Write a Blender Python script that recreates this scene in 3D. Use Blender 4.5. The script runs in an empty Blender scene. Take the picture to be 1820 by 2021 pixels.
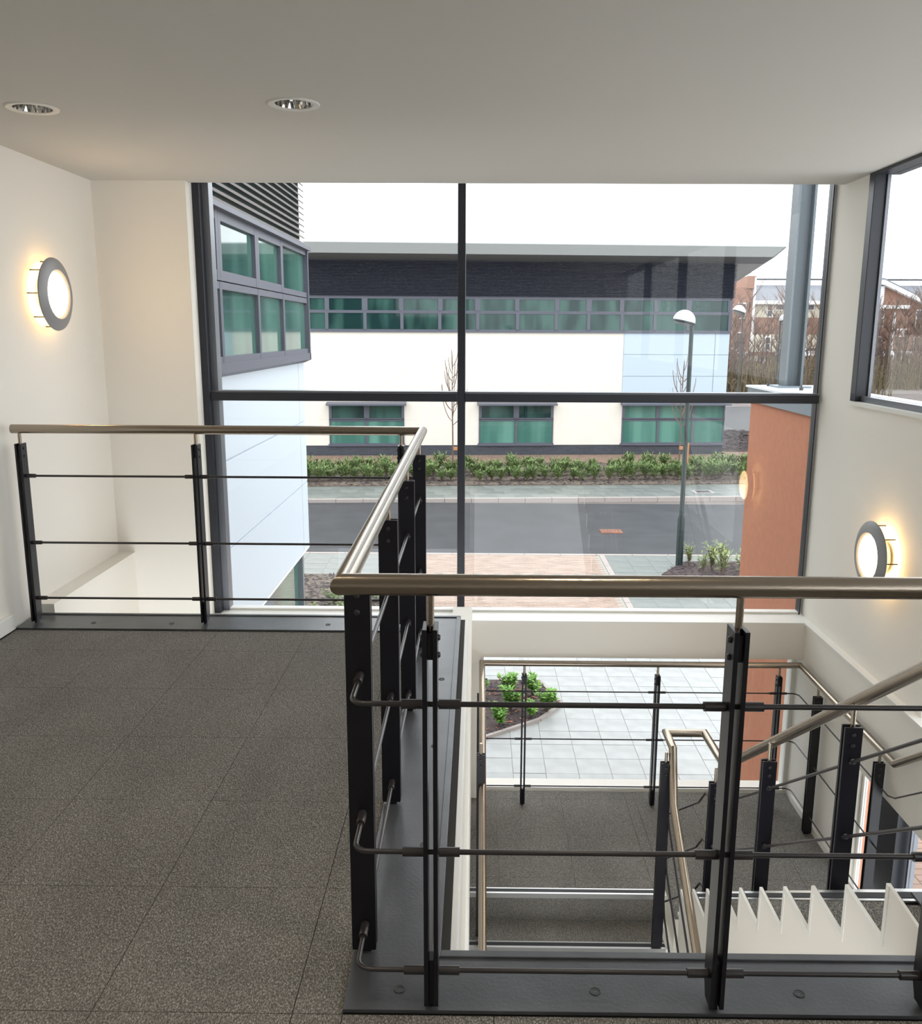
import bpy, bmesh, math, random
from mathutils import Matrix, Vector
C = bpy.context.scene
COL = C.collection
R = random.Random(7)

# ------------------------------------------------------------------ camera
cam_d = bpy.data.cameras.new('camera'); cam = bpy.data.objects.new('camera', cam_d); COL.objects.link(cam)
yaw, pitch, roll = math.radians(-.55), math.radians(11.4), math.radians(.27)
A = Matrix(((math.cos(yaw), -math.sin(yaw), 0), (math.sin(yaw), math.cos(yaw), 0), (0, 0, 1)))
B = Matrix(((1, 0, 0), (0, 0, -1), (0, 1, 0)))
P = Matrix(((1, 0, 0), (0, math.cos(pitch), -math.sin(pitch)), (0, math.sin(pitch), math.cos(pitch))))
Q = Matrix(((math.cos(roll), -math.sin(roll), 0), (math.sin(roll), math.cos(roll), 0), (0, 0, 1)))
W = Q @ P @ B @ A
right, down, fwd = W[0], W[1], W[2]
mw = Matrix.Identity(4)
for i in range(3):
    mw[i][0] = right[i]; mw[i][1] = -down[i]; mw[i][2] = -fwd[i]
mw[2][3] = 1.66
cam.matrix_world = mw
cam_d.sensor_fit = 'HORIZONTAL'; cam_d.sensor_width = 36; cam_d.lens = 1730 / 1820 * 36
cam_d.shift_x = (910 - 925) / 1820; cam_d.shift_y = (1004 - 1010.5) / 1820
cam_d.clip_start = .05; cam_d.clip_end = 600
C.camera = cam

# ------------------------------------------------------------------ sky, exposure
w = bpy.data.worlds.new('overcast sky'); C.world = w; w.use_nodes = True
bg = w.node_tree.nodes['Background']; bg.inputs[0].default_value = (.93, .965, 1, 1); bg.inputs[1].default_value = 3.3
C.view_settings.view_transform = 'Standard'; C.view_settings.look = 'None'
C.view_settings.gamma = 1; C.view_settings.use_curve_mapping = False
C.view_settings.exposure = 0.0
C.cycles.max_bounces = 10; C.cycles.diffuse_bounces = 6; C.cycles.transparent_max_bounces = 16
C.cycles.glossy_bounces = 4; C.cycles.sample_clamp_indirect = 6

# ------------------------------------------------------------------ materials
def nodes(name):
    m = bpy.data.materials.new(name); m.use_nodes = True
    return m, m.node_tree, m.node_tree.nodes['Principled BSDF']
def mat(name, c, rough=.6, metal=0, spec=.5, var=0, scale=20, bump=0, bscale=None, stretch=None, c2=None, detail=4):
    m, t, p = nodes(name)
    p.inputs['Base Color'].default_value = (*c, 1); p.inputs['Roughness'].default_value = rough
    p.inputs['Metallic'].default_value = metal; p.inputs['Specular IOR Level'].default_value = spec
    if var or bump or c2:
        co = t.nodes.new('ShaderNodeTexCoord'); mp = t.nodes.new('ShaderNodeMapping')
        t.links.new(co.outputs['Object'], mp.inputs[0])
        if stretch: mp.inputs['Scale'].default_value = stretch
        n = t.nodes.new('ShaderNodeTexNoise'); n.inputs['Scale'].default_value = scale; n.inputs['Detail'].default_value = detail
        t.links.new(mp.outputs[0], n.inputs[0])
        if var or c2:
            r = t.nodes.new('ShaderNodeValToRGB')
            a = c2 or tuple(x * (1 - var) for x in c); b = c if c2 else tuple(min(1, x * (1 + var)) for x in c)
            r.color_ramp.elements[0].position = .35; r.color_ramp.elements[1].position = .65
            r.color_ramp.elements[0].color = (*a, 1); r.color_ramp.elements[1].color = (*b, 1)
            t.links.new(n.outputs[0], r.inputs[0]); t.links.new(r.outputs[0], p.inputs['Base Color'])
        if bump:
            n2 = n
            if bscale:
                n2 = t.nodes.new('ShaderNodeTexNoise'); n2.inputs['Scale'].default_value = bscale; n2.inputs['Detail'].default_value = 3
                t.links.new(mp.outputs[0], n2.inputs[0])
            b = t.nodes.new('ShaderNodeBump'); b.inputs['Strength'].default_value = bump; b.inputs['Distance'].default_value = .01
            t.links.new(n2.outputs[0], b.inputs['Height']); t.links.new(b.outputs[0], p.inputs['Normal'])
    return m
def emit(name, c, s):
    m, t, p = nodes(name)
    p.inputs['Base Color'].default_value = (.8, .8, .8, 1)
    p.inputs['Emission Color'].default_value = (*c, 1); p.inputs['Emission Strength'].default_value = s
    return m
def glass(name, tint, refl, rough=0.0):
    m = bpy.data.materials.new(name); m.use_nodes = True; t = m.node_tree; t.nodes.clear()
    o = t.nodes.new('ShaderNodeOutputMaterial'); mx = t.nodes.new('ShaderNodeMixShader')
    tr = t.nodes.new('ShaderNodeBsdfTransparent'); tr.inputs[0].default_value = (*tint, 1)
    g = t.nodes.new('ShaderNodeBsdfGlossy'); g.inputs['Roughness'].default_value = rough
    lw = t.nodes.new('ShaderNodeLayerWeight'); lw.inputs[0].default_value = .5
    pw = t.nodes.new('ShaderNodeMath'); pw.operation = 'POWER'; pw.inputs[1].default_value = 5; t.links.new(lw.outputs['Facing'], pw.inputs[0])
    fr = t.nodes.new('ShaderNodeMath'); fr.operation = 'MULTIPLY_ADD'; fr.inputs[1].default_value = 1 - refl; fr.inputs[2].default_value = refl; t.links.new(pw.outputs[0], fr.inputs[0])
    t.links.new(fr.outputs[0], mx.inputs[0]); t.links.new(tr.outputs[0], mx.inputs[1]); t.links.new(g.outputs[0], mx.inputs[2])
    t.links.new(mx.outputs[0], o.inputs[0])
    return m
def carpet_mat():
    m, t, p = nodes('woven carpet')
    p.inputs['Roughness'].default_value = .95; p.inputs['Specular IOR Level'].default_value = .1
    co = t.nodes.new('ShaderNodeNewGeometry'); mp = t.nodes.new('ShaderNodeMapping')
    mp.inputs['Rotation'].default_value = (0, 0, .5); mp.inputs['Scale'].default_value = (1, .55, 1)
    t.links.new(co.outputs['Position'], mp.inputs[0])
    v = t.nodes.new('ShaderNodeTexVoronoi'); v.inputs['Scale'].default_value = 230
    n = t.nodes.new('ShaderNodeTexNoise'); n.inputs['Scale'].default_value = 260; n.inputs['Detail'].default_value = 2
    n2 = t.nodes.new('ShaderNodeTexNoise'); n2.inputs['Scale'].default_value = 2.5
    for x in (v, n, n2): t.links.new(mp.outputs[0], x.inputs[0])
    r = t.nodes.new('ShaderNodeValToRGB'); e = r.color_ramp.elements
    e[0].position = .34; e[0].color = (.15, .145, .132, 1); e[1].position = .66; e[1].color = (.41, .39, .35, 1)
    x = e.new(.5); x.color = (.255, .244, .222, 1)
    t.links.new(n.outputs[0], r.inputs[0])
    mr = t.nodes.new('ShaderNodeMapRange'); mr.inputs[1].default_value = 0; mr.inputs[2].default_value = .6; mr.inputs[3].default_value = 1.25; mr.inputs[4].default_value = .55
    t.links.new(v.outputs['Distance'], mr.inputs[0])
    mr2 = t.nodes.new('ShaderNodeMapRange'); mr2.inputs[1].default_value = .3; mr2.inputs[2].default_value = .7; mr2.inputs[3].default_value = .9; mr2.inputs[4].default_value = 1.12
    t.links.new(n2.outputs[0], mr2.inputs[0])
    mu = t.nodes.new('ShaderNodeMath'); mu.operation = 'MULTIPLY'
    t.links.new(mr.outputs[0], mu.inputs[0]); t.links.new(mr2.outputs[0], mu.inputs[1])
    vm = t.nodes.new('ShaderNodeVectorMath'); vm.operation = 'SCALE'
    t.links.new(r.outputs[0], vm.inputs[0]); t.links.new(mu.outputs[0], vm.inputs['Scale'])
    t.links.new(vm.outputs[0], p.inputs['Base Color'])
    b = t.nodes.new('ShaderNodeBump'); b.inputs['Strength'].default_value = .7; b.inputs['Distance'].default_value = .003; b.invert = True
    t.links.new(v.outputs['Distance'], b.inputs['Height']); t.links.new(b.outputs[0], p.inputs['Normal'])
    return m
def brick_mat(name, c1, c2, mortar, sc=1, bw=.225, bh=.075):
    m, t, p = nodes(name); p.inputs['Roughness'].default_value = .85
    co = t.nodes.new('ShaderNodeNewGeometry'); sp = t.nodes.new('ShaderNodeSeparateXYZ'); cb = t.nodes.new('ShaderNodeCombineXYZ')
    ad = t.nodes.new('ShaderNodeMath'); ad.operation = 'ADD'
    t.links.new(co.outputs['Position'], sp.inputs[0]); t.links.new(sp.outputs[0], ad.inputs[0]); t.links.new(sp.outputs[1], ad.inputs[1])
    t.links.new(ad.outputs[0], cb.inputs[0]); t.links.new(sp.outputs[2], cb.inputs[1])
    b = t.nodes.new('ShaderNodeTexBrick'); b.inputs['Color1'].default_value = (*c1, 1); b.inputs['Color2'].default_value = (*c2, 1); b.inputs['Mortar'].default_value = (*mortar, 1)
    b.inputs['Scale'].default_value = sc; b.inputs['Brick Width'].default_value = bw; b.inputs['Row Height'].default_value = bh; b.inputs['Mortar Size'].default_value = .006
    t.links.new(cb.outputs[0], b.inputs[0]); t.links.new(b.outputs[0], p.inputs['Base Color'])
    return m
M = {}
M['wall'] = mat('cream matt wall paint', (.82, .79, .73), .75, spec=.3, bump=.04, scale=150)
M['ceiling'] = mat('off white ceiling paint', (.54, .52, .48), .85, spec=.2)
M['trimw'] = mat('white gloss trim paint', (.80, .79, .75), .4)
M['carpet'] = carpet_mat()
M['underlay'] = mat('dark carpet joint', (.03, .028, .025), .9)
M['frame'] = mat('anthracite window frame', (.018, .02, .028), .38)
M['framegrey'] = mat('satin grey aluminium frame', (.20, .21, .235), .35, metal=.5)
M['black'] = mat('black painted steel', (.007, .007, .012), .33, spec=.45)
M['rod'] = mat('dark bronze painted rod', (.03, .026, .028), .28, spec=.6)
M['plate'] = mat('dark satin steel plate', (.095, .10, .108), .33, metal=.35, var=.18, scale=4, bump=.05, bscale=90)
M['steel'] = mat('brushed stainless steel', (.37, .315, .255), .24, metal=1, bump=.05, scale=60, stretch=(1, 1, 8))
M['alu'] = mat('aluminium nosing', (.66, .66, .65), .3, metal=.9)
M['insert'] = mat('black rubber insert', (.02, .022, .025), .6)
M['lampgrey'] = mat('grey metallic lamp disc', (.27, .27, .275), .4, metal=.2)
M['opal'] = emit('lit opal glass', (1, .68, .34), 24)
M['glow'] = emit('warm lit lamp tube', (1, .56, .16), 9)
M['reflector'] = mat('faceted mirror reflector', (.5, .49, .47), .08, metal=1)
M['ring'] = mat('white downlight ring', (.62, .60, .56), .5)
M['glass'] = glass('clear window glass', (.985, .99, .985), .022)
M['green'] = None
def office_glass(name, dark, lite, sc, refl):
    m, t, p = nodes(name)
    co = t.nodes.new('ShaderNodeNewGeometry'); mp = t.nodes.new('ShaderNodeMapping'); mp.inputs['Scale'].default_value = sc
    n = t.nodes.new('ShaderNodeTexNoise'); n.inputs['Scale'].default_value = 1; n.inputs['Detail'].default_value = 2
    r = t.nodes.new('ShaderNodeValToRGB'); r.color_ramp.elements[0].position = .42; r.color_ramp.elements[1].position = .62
    r.color_ramp.elements[0].color = (*dark, 1); r.color_ramp.elements[1].color = (*lite, 1)
    t.links.new(co.outputs['Position'], mp.inputs[0]); t.links.new(mp.outputs[0], n.inputs[0]); t.links.new(n.outputs[0], r.inputs[0])
    t.links.new(r.outputs[0], p.inputs['Base Color']); p.inputs['Roughness'].default_value = .04; p.inputs['Specular IOR Level'].default_value = refl
    return m
M['gl_up'] = office_glass('dark green office glass', (.008, .032, .032), (.04, .10, .085), (1.6, 1.6, .35), .35)
M['gl_lo'] = office_glass('frosted teal office glass', (.055, .15, .125), (.12, .27, .22), (1.3, 1.3, .1), .6)
M['gl_wing'] = office_glass('reflective green glass', (.03, .09, .08), (.08, .20, .16), (1.3, 1.3, .4), 1.0)
M['pframe'] = mat('grey purple window frame', (.085, .09, .12), .45)
M['render'] = mat('cream outside render', (.70, .655, .59), .9, var=.02, scale=1.5)
M['panel'] = mat('pale blue white cladding panel', (.58, .65, .72), .45)
M['panel2'] = mat('pale blue render panel', (.44, .52, .60), .7)
M['seam'] = mat('dark panel joint', (.25, .28, .32), .8)
M['louvre'] = mat('navy grey louvre', (.022, .026, .042), .6, spec=.3)
M['louvre2'] = mat('brown grey louvre blade', (.30, .28, .27), .4, metal=.3)
M['louvreback'] = mat('dark green louvre backing', (.02, .05, .05), .7)
M['fascia'] = mat('light grey roof fascia', (.40, .42, .415), .5)
M['soffit'] = mat('grey soffit', (.17, .172, .175), .6)
M['dbrick'] = brick_mat('dark plinth brick', (.035, .04, .052), (.05, .055, .07), (.09, .095, .10))
M['orange'] = mat('terracotta orange render', (.42, .16, .085), .85, var=.05, scale=14, bump=.25, bscale=220)
M['coping'] = mat('blue grey metal coping', (.17, .21, .245), .4, metal=.3)
M['coptop'] = mat('pale roof membrane', (.68, .70, .72), .5)
M['column'] = mat('blue grey painted steel', (.09, .11, .125), .45)
M['asphalt'] = mat('dark wet asphalt', (.036, .038, .043), .5, spec=.35, var=.16, scale=1.1, bump=.1, bscale=90)
M['slab'] = mat('pale grey paving slab', (.37, .37, .365), .5, var=.10, scale=1.3)
M['slab2'] = mat('slightly darker paving slab', (.32, .325, .32), .42, var=.10, scale=1.3)
M['slabfar'] = mat('wet grey green footpath slab', (.135, .15, .14), .4, var=.14, scale=1.2)
M['slabmid'] = mat('wet mid grey paving slab', (.21, .22, .21), .38, var=.1, scale=1.3)
M['slabfar2'] = mat('damp footpath slab', (.165, .18, .168), .4, var=.1, scale=1.2)
M['joint'] = mat('sandy joint', (.30, .29, .26), .9)
M['kerb'] = mat('pale pink granite kerb', (.33, .29, .27), .7, var=.06, scale=8)
M['paver'] = mat('buff pink block paver', (.34, .245, .195), .8, var=.12, scale=3)
M['dpaver'] = mat('dark grey block paver', (.14, .16, .16), .7)
M['soil'] = mat('brown soil and leaf litter', (.17, .13, .10), .95, c2=(.07, .055, .045), scale=7, bump=.6, bscale=30)
M['farsoil'] = mat('grey brown rough ground', (.17, .15, .14), .95, c2=(.12, .10, .09), scale=.6, bump=.5, bscale=8)
M['mulch'] = mat('purple brown bark mulch', (.04, .028, .03), .9, c2=(.085, .055, .05), scale=40)
M['chipd'] = mat('dark bark chip', (.05, .038, .042), .8)
M['chipo'] = mat('orange bark chip', (.35, .14, .07), .8)
M['gravel'] = mat('brown pink gravel', (.30, .20, .15), .9, c2=(.15, .095, .07), scale=14, bump=.6, bscale=20)
M['leaf'] = mat('fresh green leaf', (.20, .40, .05), .45, c2=(.08, .22, .025), scale=9)
M['leaf2'] = mat('olive green bamboo leaf', (.20, .27, .085), .6, c2=(.08, .14, .035), scale=3)
M['leaf3'] = mat('pale yellow green leaf', (.30, .36, .12), .6, c2=(.15, .20, .07), scale=6)
M['bark'] = mat('grey brown bark', (.13, .095, .075), .9)
M['twig'] = mat('reddish brown twig', (.17, .11, .085), .9)
M['stake'] = mat('orange brown timber stake', (.42, .19, .08), .8)
M['pole'] = mat('dark green black lamp post paint', (.014, .026, .026), .4)
M['dome'] = mat('white lamp dome', (.80, .80, .82), .35)
M['lens'] = mat('grey lamp lens', (.30, .33, .36), .3)
M['rbrick'] = brick_mat('orange red house brick', (.27, .13, .085), (.31, .16, .11), (.30, .24, .20))
M['cream'] = mat('pale cream house render', (.62, .58, .47), .9)
M['slate'] = mat('grey slate roof', (.17, .18, .205), .6, var=.08, scale=2)
M['white'] = mat('white painted trim', (.78, .79, .80), .6)
M['wdark'] = mat('dark house window glass', (.06, .07, .08), .1)
M['carw'] = mat('white car paint', (.75, .77, .80), .2)
M['cars'] = mat('silver car paint', (.42, .44, .47), .25, metal=.6)
M['tyre'] = mat('black tyre rubber', (.02, .02, .02), .8)
M['rust'] = mat('rusty orange iron', (.20, .085, .055), .75, var=.2, scale=10)
M['iron'] = mat('dark cast iron', (.05, .055, .055), .6)
M['rock'] = mat('pale sandstone boulder', (.52, .45, .33), .9, var=.1, scale=6)

# ------------------------------------------------------------------ helpers
WL = {}
def wl(o): return WL.get(o.name, Vector((0, 0, 0))) if o else Vector((0, 0, 0))
class MB:
    def __init__(s): s.v = []; s.f = []
    def add(s, vs, fs):
        k = len(s.v); s.v += [tuple(x) for x in vs]; s.f += [tuple(i + k for i in f) for f in fs]; return s
    def box(s, x0, x1, y0, y1, z0, z1):
        return s.add([(x, y, z) for x in (x0, x1) for y in (y0, y1) for z in (z0, z1)],
                     [(0, 1, 3, 2), (4, 6, 7, 5), (0, 4, 5, 1), (2, 3, 7, 6), (0, 2, 6, 4), (1, 5, 7, 3)])
    def slab(s, x, y, z, sx, sy, h, rz=0):                       # block centred on x,y with its top at z
        c, d = math.cos(rz), math.sin(rz); vs = []
        for a in (-sx / 2, sx / 2):
            for b in (-sy / 2, sy / 2):
                for q in (z - h, z): vs.append((x + a * c - b * d, y + a * d + b * c, q))
        return s.add(vs, [(0, 1, 3, 2), (4, 6, 7, 5), (0, 4, 5, 1), (2, 3, 7, 6), (0, 2, 6, 4), (1, 5, 7, 3)])
    def prism(s, pts, vec):                                      # closed outline swept along vec
        n = len(pts); vec = Vector(vec); p2 = [tuple(Vector(p) + vec) for p in pts]
        return s.add(list(pts) + p2, [tuple(range(n))[::-1], tuple(range(n, 2 * n))] + [(i, (i + 1) % n, n + (i + 1) % n, n + i) for i in range(n)])
    def tube(s, pts, r, n=12, caps=True):                        # mitred round bar through pts
        pts = [Vector(p) for p in pts]; rad = r if isinstance(r, (list, tuple)) else [r] * len(pts)
        d0 = (pts[1] - pts[0]).normalized(); up = Vector((0, 0, 1)) if abs(d0.z) < .9 else Vector((1, 0, 0))
        u = d0.cross(up).normalized(); v = d0.cross(u).normalized()
        ring = [pts[0] + (u * math.cos(2 * math.pi * i / n) + v * math.sin(2 * math.pi * i / n)) * rad[0] for i in range(n)]
        vs = list(ring); fs = []
        for k in range(1, len(pts)):
            d = (pts[k] - pts[k - 1]).normalized()
            nr = (d + (pts[k + 1] - pts[k]).normalized()).normalized() if k < len(pts) - 1 else d
            new = []
            for q in ring:
                q2 = q + d * ((pts[k] - q).dot(nr) / d.dot(nr))
                if rad[k] != rad[k - 1]: q2 = pts[k] + (q2 - pts[k]) * (rad[k] / rad[k - 1])
                new.append(q2)
            b = len(vs); vs += new
            fs += [(b - n + i, b - n + (i + 1) % n, b + (i + 1) % n, b + i) for i in range(n)]
            ring = new
        if caps: fs += [tuple(range(n))[::-1], tuple(range(len(vs) - n, len(vs)))]
        return s.add(vs, fs)
    def lathe(s, prof, c, axis=(0, 0, 1), n=24):                 # profile of (radius, height) along axis
        ax = Vector(axis).normalized(); t = Vector((0, 0, 1)) if abs(ax.z) < .9 else Vector((1, 0, 0))
        u = ax.cross(t).normalized(); v = ax.cross(u); c = Vector(c); vs = []; fs = []
        for r, h in prof:
            for i in range(n):
                a = 2 * math.pi * i / n; vs.append(c + ax * h + (u * math.cos(a) + v * math.sin(a)) * r)
        for k in range(len(prof) - 1):
            fs += [(k * n + i, k * n + (i + 1) % n, (k + 1) * n + (i + 1) % n, (k + 1) * n + i) for i in range(n)]
        return s.add(vs, fs)
    def build(s, name, m, parent=None, origin=None, smooth=False, bevel=0, recalc=True):
        o0 = Vector(origin) if origin is not None else (wl(parent) if parent else Vector((0, 0, 0)))
        me = bpy.data.meshes.new(name)
        me.from_pydata([(x - o0.x, y - o0.y, z - o0.z) for x, y, z in s.v], [], s.f)
        if recalc:
            b = bmesh.new(); b.from_mesh(me); bmesh.ops.recalc_face_normals(b, faces=b.faces)
            b.to_mesh(me); b.free()
        me.materials.append(m)
        o = bpy.data.objects.new(name, me); COL.objects.link(o); WL[o.name] = o0
        if parent: o.parent = parent; o.location = o0 - wl(parent)
        else: o.location = o0
        if smooth:
            me.shade_smooth()
            try: me.set_sharp_from_angle(angle=math.radians(40))
            except Exception: pass
        if bevel:
            md = o.modifiers.new('edge', 'BEVEL'); md.width = bevel; md.segments = 2; md.limit_method = 'ANGLE'
        return o
def tag(o, label=None, cat=None, group=None, kind=None):
    if label: o['label'] = label
    if cat: o['category'] = cat
    if group: o['group'] = group
    if kind: o['kind'] = kind
    return o
def thing(name, loc, label, cat, group=None, kind=None):
    o = bpy.data.objects.new(name, None); COL.objects.link(o); o.location = loc; o.empty_display_size = .1
    WL[o.name] = Vector(loc); return tag(o, label, cat, group, kind)
def piece(src, name, parent, loc, rot=0, scale=None, label=None):  # copy of a mesh object placed in world coordinates under parent
    o = src.copy(); o.name = name; COL.objects.link(o); o.parent = parent
    o.location = Vector(loc) - wl(parent); o.rotation_euler = (0, 0, rot); WL[o.name] = Vector(loc)
    if scale: o.scale = scale
    return o
def copy_tree(o, parent=None):
    c = o.copy(); COL.objects.link(c); c.parent = parent
    WL[c.name] = wl(o)
    for ch in list(o.children): copy_tree(ch, c)
    return c
def box(name, m, parent, *a, bevel=0, **k): return MB().box(*a).build(name, m, parent, bevel=bevel, **k)
PIV = Vector((1.2, 39.1, 0)); FR = math.radians(4)
def turn(o):                                                     # the far side of the road runs 4 degrees off the stair hall's grid
    p = Vector(o.location) - PIV; p.z = o.location.z
    o.location = (PIV.x + p.x * math.cos(FR) - p.y * math.sin(FR), PIV.y + p.x * math.sin(FR) + p.y * math.cos(FR), p.z)
    o.rotation_euler.z += FR
def struct(o, label, cat=None): return tag(o, label, cat, kind='structure')

G = -3.8; CZ = 2.65
# ------------------------------------------------------------------ room shell
wf = MB()
wf.box(-2.85, -1.98, 6.2, 6.52, G, 2.95).box(-1.98, 2.48, 6.2, 6.52, -.72, -.45).box(-1.98, .03, 6.2, 6.52, G, -.72)
wf.box(.03, 2.44, 6.32, 6.52, G, -1.875).box(-1.98, 2.48, 6.28, 6.52, CZ + .12, 2.95)
wall_far = wf.build('wall_far', M['wall']); struct(wall_far, 'cream wall around the tall window, with white sill and apron below it', 'wall')
sill = box('sill_board', M['trimw'], wall_far, -1.98, 2.48, 6.2, 6.5, -.45, -.435)
wr = MB()
wr.box(2.48, 2.60, 5.86, 6.52, -.45, 2.95).box(2.48, 2.60, -3.2, 5.86, .75, 1.2).box(2.48, 2.60, 4.58, 5.86, -.45, .75)
wr.box(2.48, 2.60, -3.2, 2.2, -.45, .75).box(2.48, 2.60, -3.2, 5.86, CZ + .06, 2.95)
wr.box(2.44, 2.60, 5.38, 6.52, G, -.45).box(2.44, 2.60, -3.2, 5.38, -1.05, -.45).box(2.44, 2.60, -3.2, 2.6, G, -1.05)
wall_right = wr.build('wall_right', M['wall']); struct(wall_right, 'cream stair wall on the right with ledge and window openings', 'wall')
box('sill_board', M['trimw'], wall_right, 2.46, 2.62, -3.0, 5.86, 1.2, 1.225)
box('sill_board', M['trimw'], wall_right, 2.425, 2.60, -3.0, 6.2, -.45, -.435)
wl_ = MB().box(-2.95, -2.62, -3.2, 6.52, G, 2.95).box(-2.62, -2.5, 4.95, 6.2, G, .07)
wall_left = wl_.build('wall_left', M['wall']); struct(wall_left, 'long cream wall on the left with low ledge beyond the balustrade', 'wall')
wb = box('wall_rear', M['wall'], None, -2.95, 2.62, -3.2, -3.0, -.4, 2.95); struct(wb, 'plain cream wall behind the viewer', 'wall')
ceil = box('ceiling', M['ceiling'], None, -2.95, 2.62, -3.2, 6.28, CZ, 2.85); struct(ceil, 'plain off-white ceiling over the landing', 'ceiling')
bl = MB().box(-2.62, -2.595, -3.0, 4.69, .006, .095).build('baseboard_left', M['trimw'], bevel=.004); struct(bl, 'white painted baseboard along the left wall', 'baseboard')

# floor slab, carpet tiles
fm = MB()
fm.box(-2.62, -.065, -3.0, 4.95, -.32, -.008).box(-.065, 1.27, -3.0, 2.1, -.32, -.008).box(1.27, 2.40, -3.0, 2.36, -.32, -.008)
floor = fm.build('floor', M['underlay']); struct(floor, 'upper floor slab laid with grey brown carpet tiles', 'floor')
fas = MB().box(-.065, -.05, 2.1, 4.95, -.32, -.012).build('edge_fascia', M['trimw'], floor)
def tiles(parent, regions, x0, y0, z, s=.5, name='carpet_tile', m='carpet'):
    src = None; k = 0
    me0 = MB().box(-.5, .5, -.5, .5, -.006, 0).build(name, M[m], parent, origin=(0, 0, 0))
    for (rx0, rx1, ry0, ry1) in regions:
        i0 = math.floor((rx0 - x0) / s); i1 = math.ceil((rx1 - x0) / s)
        j0 = math.floor((ry0 - y0) / s); j1 = math.ceil((ry1 - y0) / s)
        for i in range(i0, i1):
            for j in range(j0, j1):
                a, b = max(rx0, x0 + i * s), min(rx1, x0 + (i + 1) * s)
                c, d = max(ry0, y0 + j * s), min(ry1, y0 + (j + 1) * s)
                if b - a < .02 or d - c < .02: continue
                g = .0022
                o = me0 if k == 0 else me0.copy()
                if k: COL.objects.link(o); o.parent = parent
                o.location = Vector(((a + b) / 2, (c + d) / 2, z)) - wl(parent)
                o.scale = (b - a - g, d - c - g, 1); k += 1
tiles(floor, [(-2.595, -.325, -2.5, 4.69), (-.325, 1.28, -2.5, 1.88), (1.28, 2.40, -2.5, 2.33)], -.95, -.12, 0)

# ------------------------------------------------------------------ windows of the hall
def glaze(parent, x0, x1, y0, y1, z0, z1): return MB().box(x0, x1, y0, y1, z0, z1).build('pane', M['glass'], parent)
w1 = thing('window_1', (0.2, 6.42, -.45), 'tall four-part window with dark frame facing the street', 'window', kind='structure')
yg = 6.42
f = MB().box(-1.985, -1.93, 6.33, 6.48, -.435, 2.72); f.build('jamb', M['frame'], w1, bevel=.003)
box('jamb', M['framegrey'], w1, -1.93, -1.885, 6.40, 6.50, -.435, 2.72)
box('jamb', M['frame'], w1, 2.452, 2.46, 6.40, 6.48, -.435, 2.72)
box('mullion', M['frame'], w1, -.145, -.09, 6.36, 6.49, -.435, 2.72, bevel=.003)
for a, b in ((-1.93, -.145), (-.09, 2.452)):
    box('transom', M['frame'], w1, a, b, 6.35, 6.49, 1.165, 1.225, bevel=.003)
    t = box('transom_cap', M['framegrey'], w1, a, b, 6.37, 6.47, 1.225, 1.236)
    glaze(w1, a, b, 6.43, 6.438, 1.236, 2.72); glaze(w1, a, b, 6.43, 6.438, -.42, 1.165)
    box('bottom_rail', M['trimw'], w1, a, b, 6.41, 6.48, -.435, -.42)
w2 = thing('window_2', (2.6, 3, 1.225), 'wide high window in the right wall with dark frame', 'window', kind='structure')
box('jamb', M['frame'], w2, 2.465, 2.54, 5.78, 5.86, 1.225, CZ + .06, bevel=.003)
box('jamb', M['framegrey'], w2, 2.54, 2.56, 5.765, 5.86, 1.225, CZ + .06)
box('head_rail', M['frame'], w2, 2.465, 2.62, -3.0, 5.78, CZ - .02, CZ + .06)
box('bottom_rail', M['framegrey'], w2, 2.50, 2.64, -3.0, 5.78, 1.225, 1.262)
for yy in (3.6, 1.5, -.8): box('mullion', M['frame'], w2, 2.50, 2.60, yy, yy + .06, 1.262, CZ - .02)
for a, b in ((3.66, 5.765), (1.56, 3.6), (-.74, 1.5), (-3.0, -.8)): glaze(w2, 2.56, 2.568, a, b, 1.262, CZ - .02)
w3 = thing('window_3', (2.6, 3.4, -.435), 'stair window above the wall ledge on the right', 'window', kind='structure')
box('jamb', M['trimw'], w3, 2.56, 2.60, 4.54, 4.58, -.435, .75); glaze(w3, 2.58, 2.588, 2.2, 4.54, -.435, .75)
w4 = thing('window_4', (1.2, 6.42, -1.87), 'low landing window looking down on the paved court', 'window', kind='structure')
box('bottom_rail', M['trimw'], w4, .03, 2.44, 6.335, 6.375, -1.872, -1.85); box('jamb', M['trimw'], w4, .03, .06, 6.335, 6.40, -1.85, -.72)
box('jamb', M['trimw'], w4, 2.41, 2.44, 6.335, 6.40, -1.85, -.72)
glaze(w4, .06, 2.41, 6.35, 6.358, -1.85, -.72)
w5 = thing('window_5', (2.6, 4.0, -3.7), 'tall stairwell glazing low in the right wall with dark mullion', 'window', kind='structure')
box('mullion', M['frame'], w5, 2.50, 2.62, 4.74, 5.06, G, -1.05); box('jamb', M['trimw'], w5, 2.575, 2.60, 5.35, 5.38, G, -1.05)
glaze(w5, 2.585, 2.592, 5.06, 5.35, G, -1.05)
glaze(w5, 2.57, 2.578, 2.6, 4.68, G, -1.05)
box('mullion', M['framegrey'], w5, 2.56, 2.60, 4.68, 4.70, G, -1.05)

# stair well walls below the floor
sw = MB().box(-.17, -.03, 2.1, 6.2, G, -.33).build('wall_inner', M['wall']); struct(sw, 'cream side wall of the stair well under the floor edge', 'wall')
lf = box('floor_lower', M['carpet'], None, -.03, 2.40, -1, 6.2, G - .05, G); struct(lf, 'carpeted lower floor at the foot of the stairs', 'floor')

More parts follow.
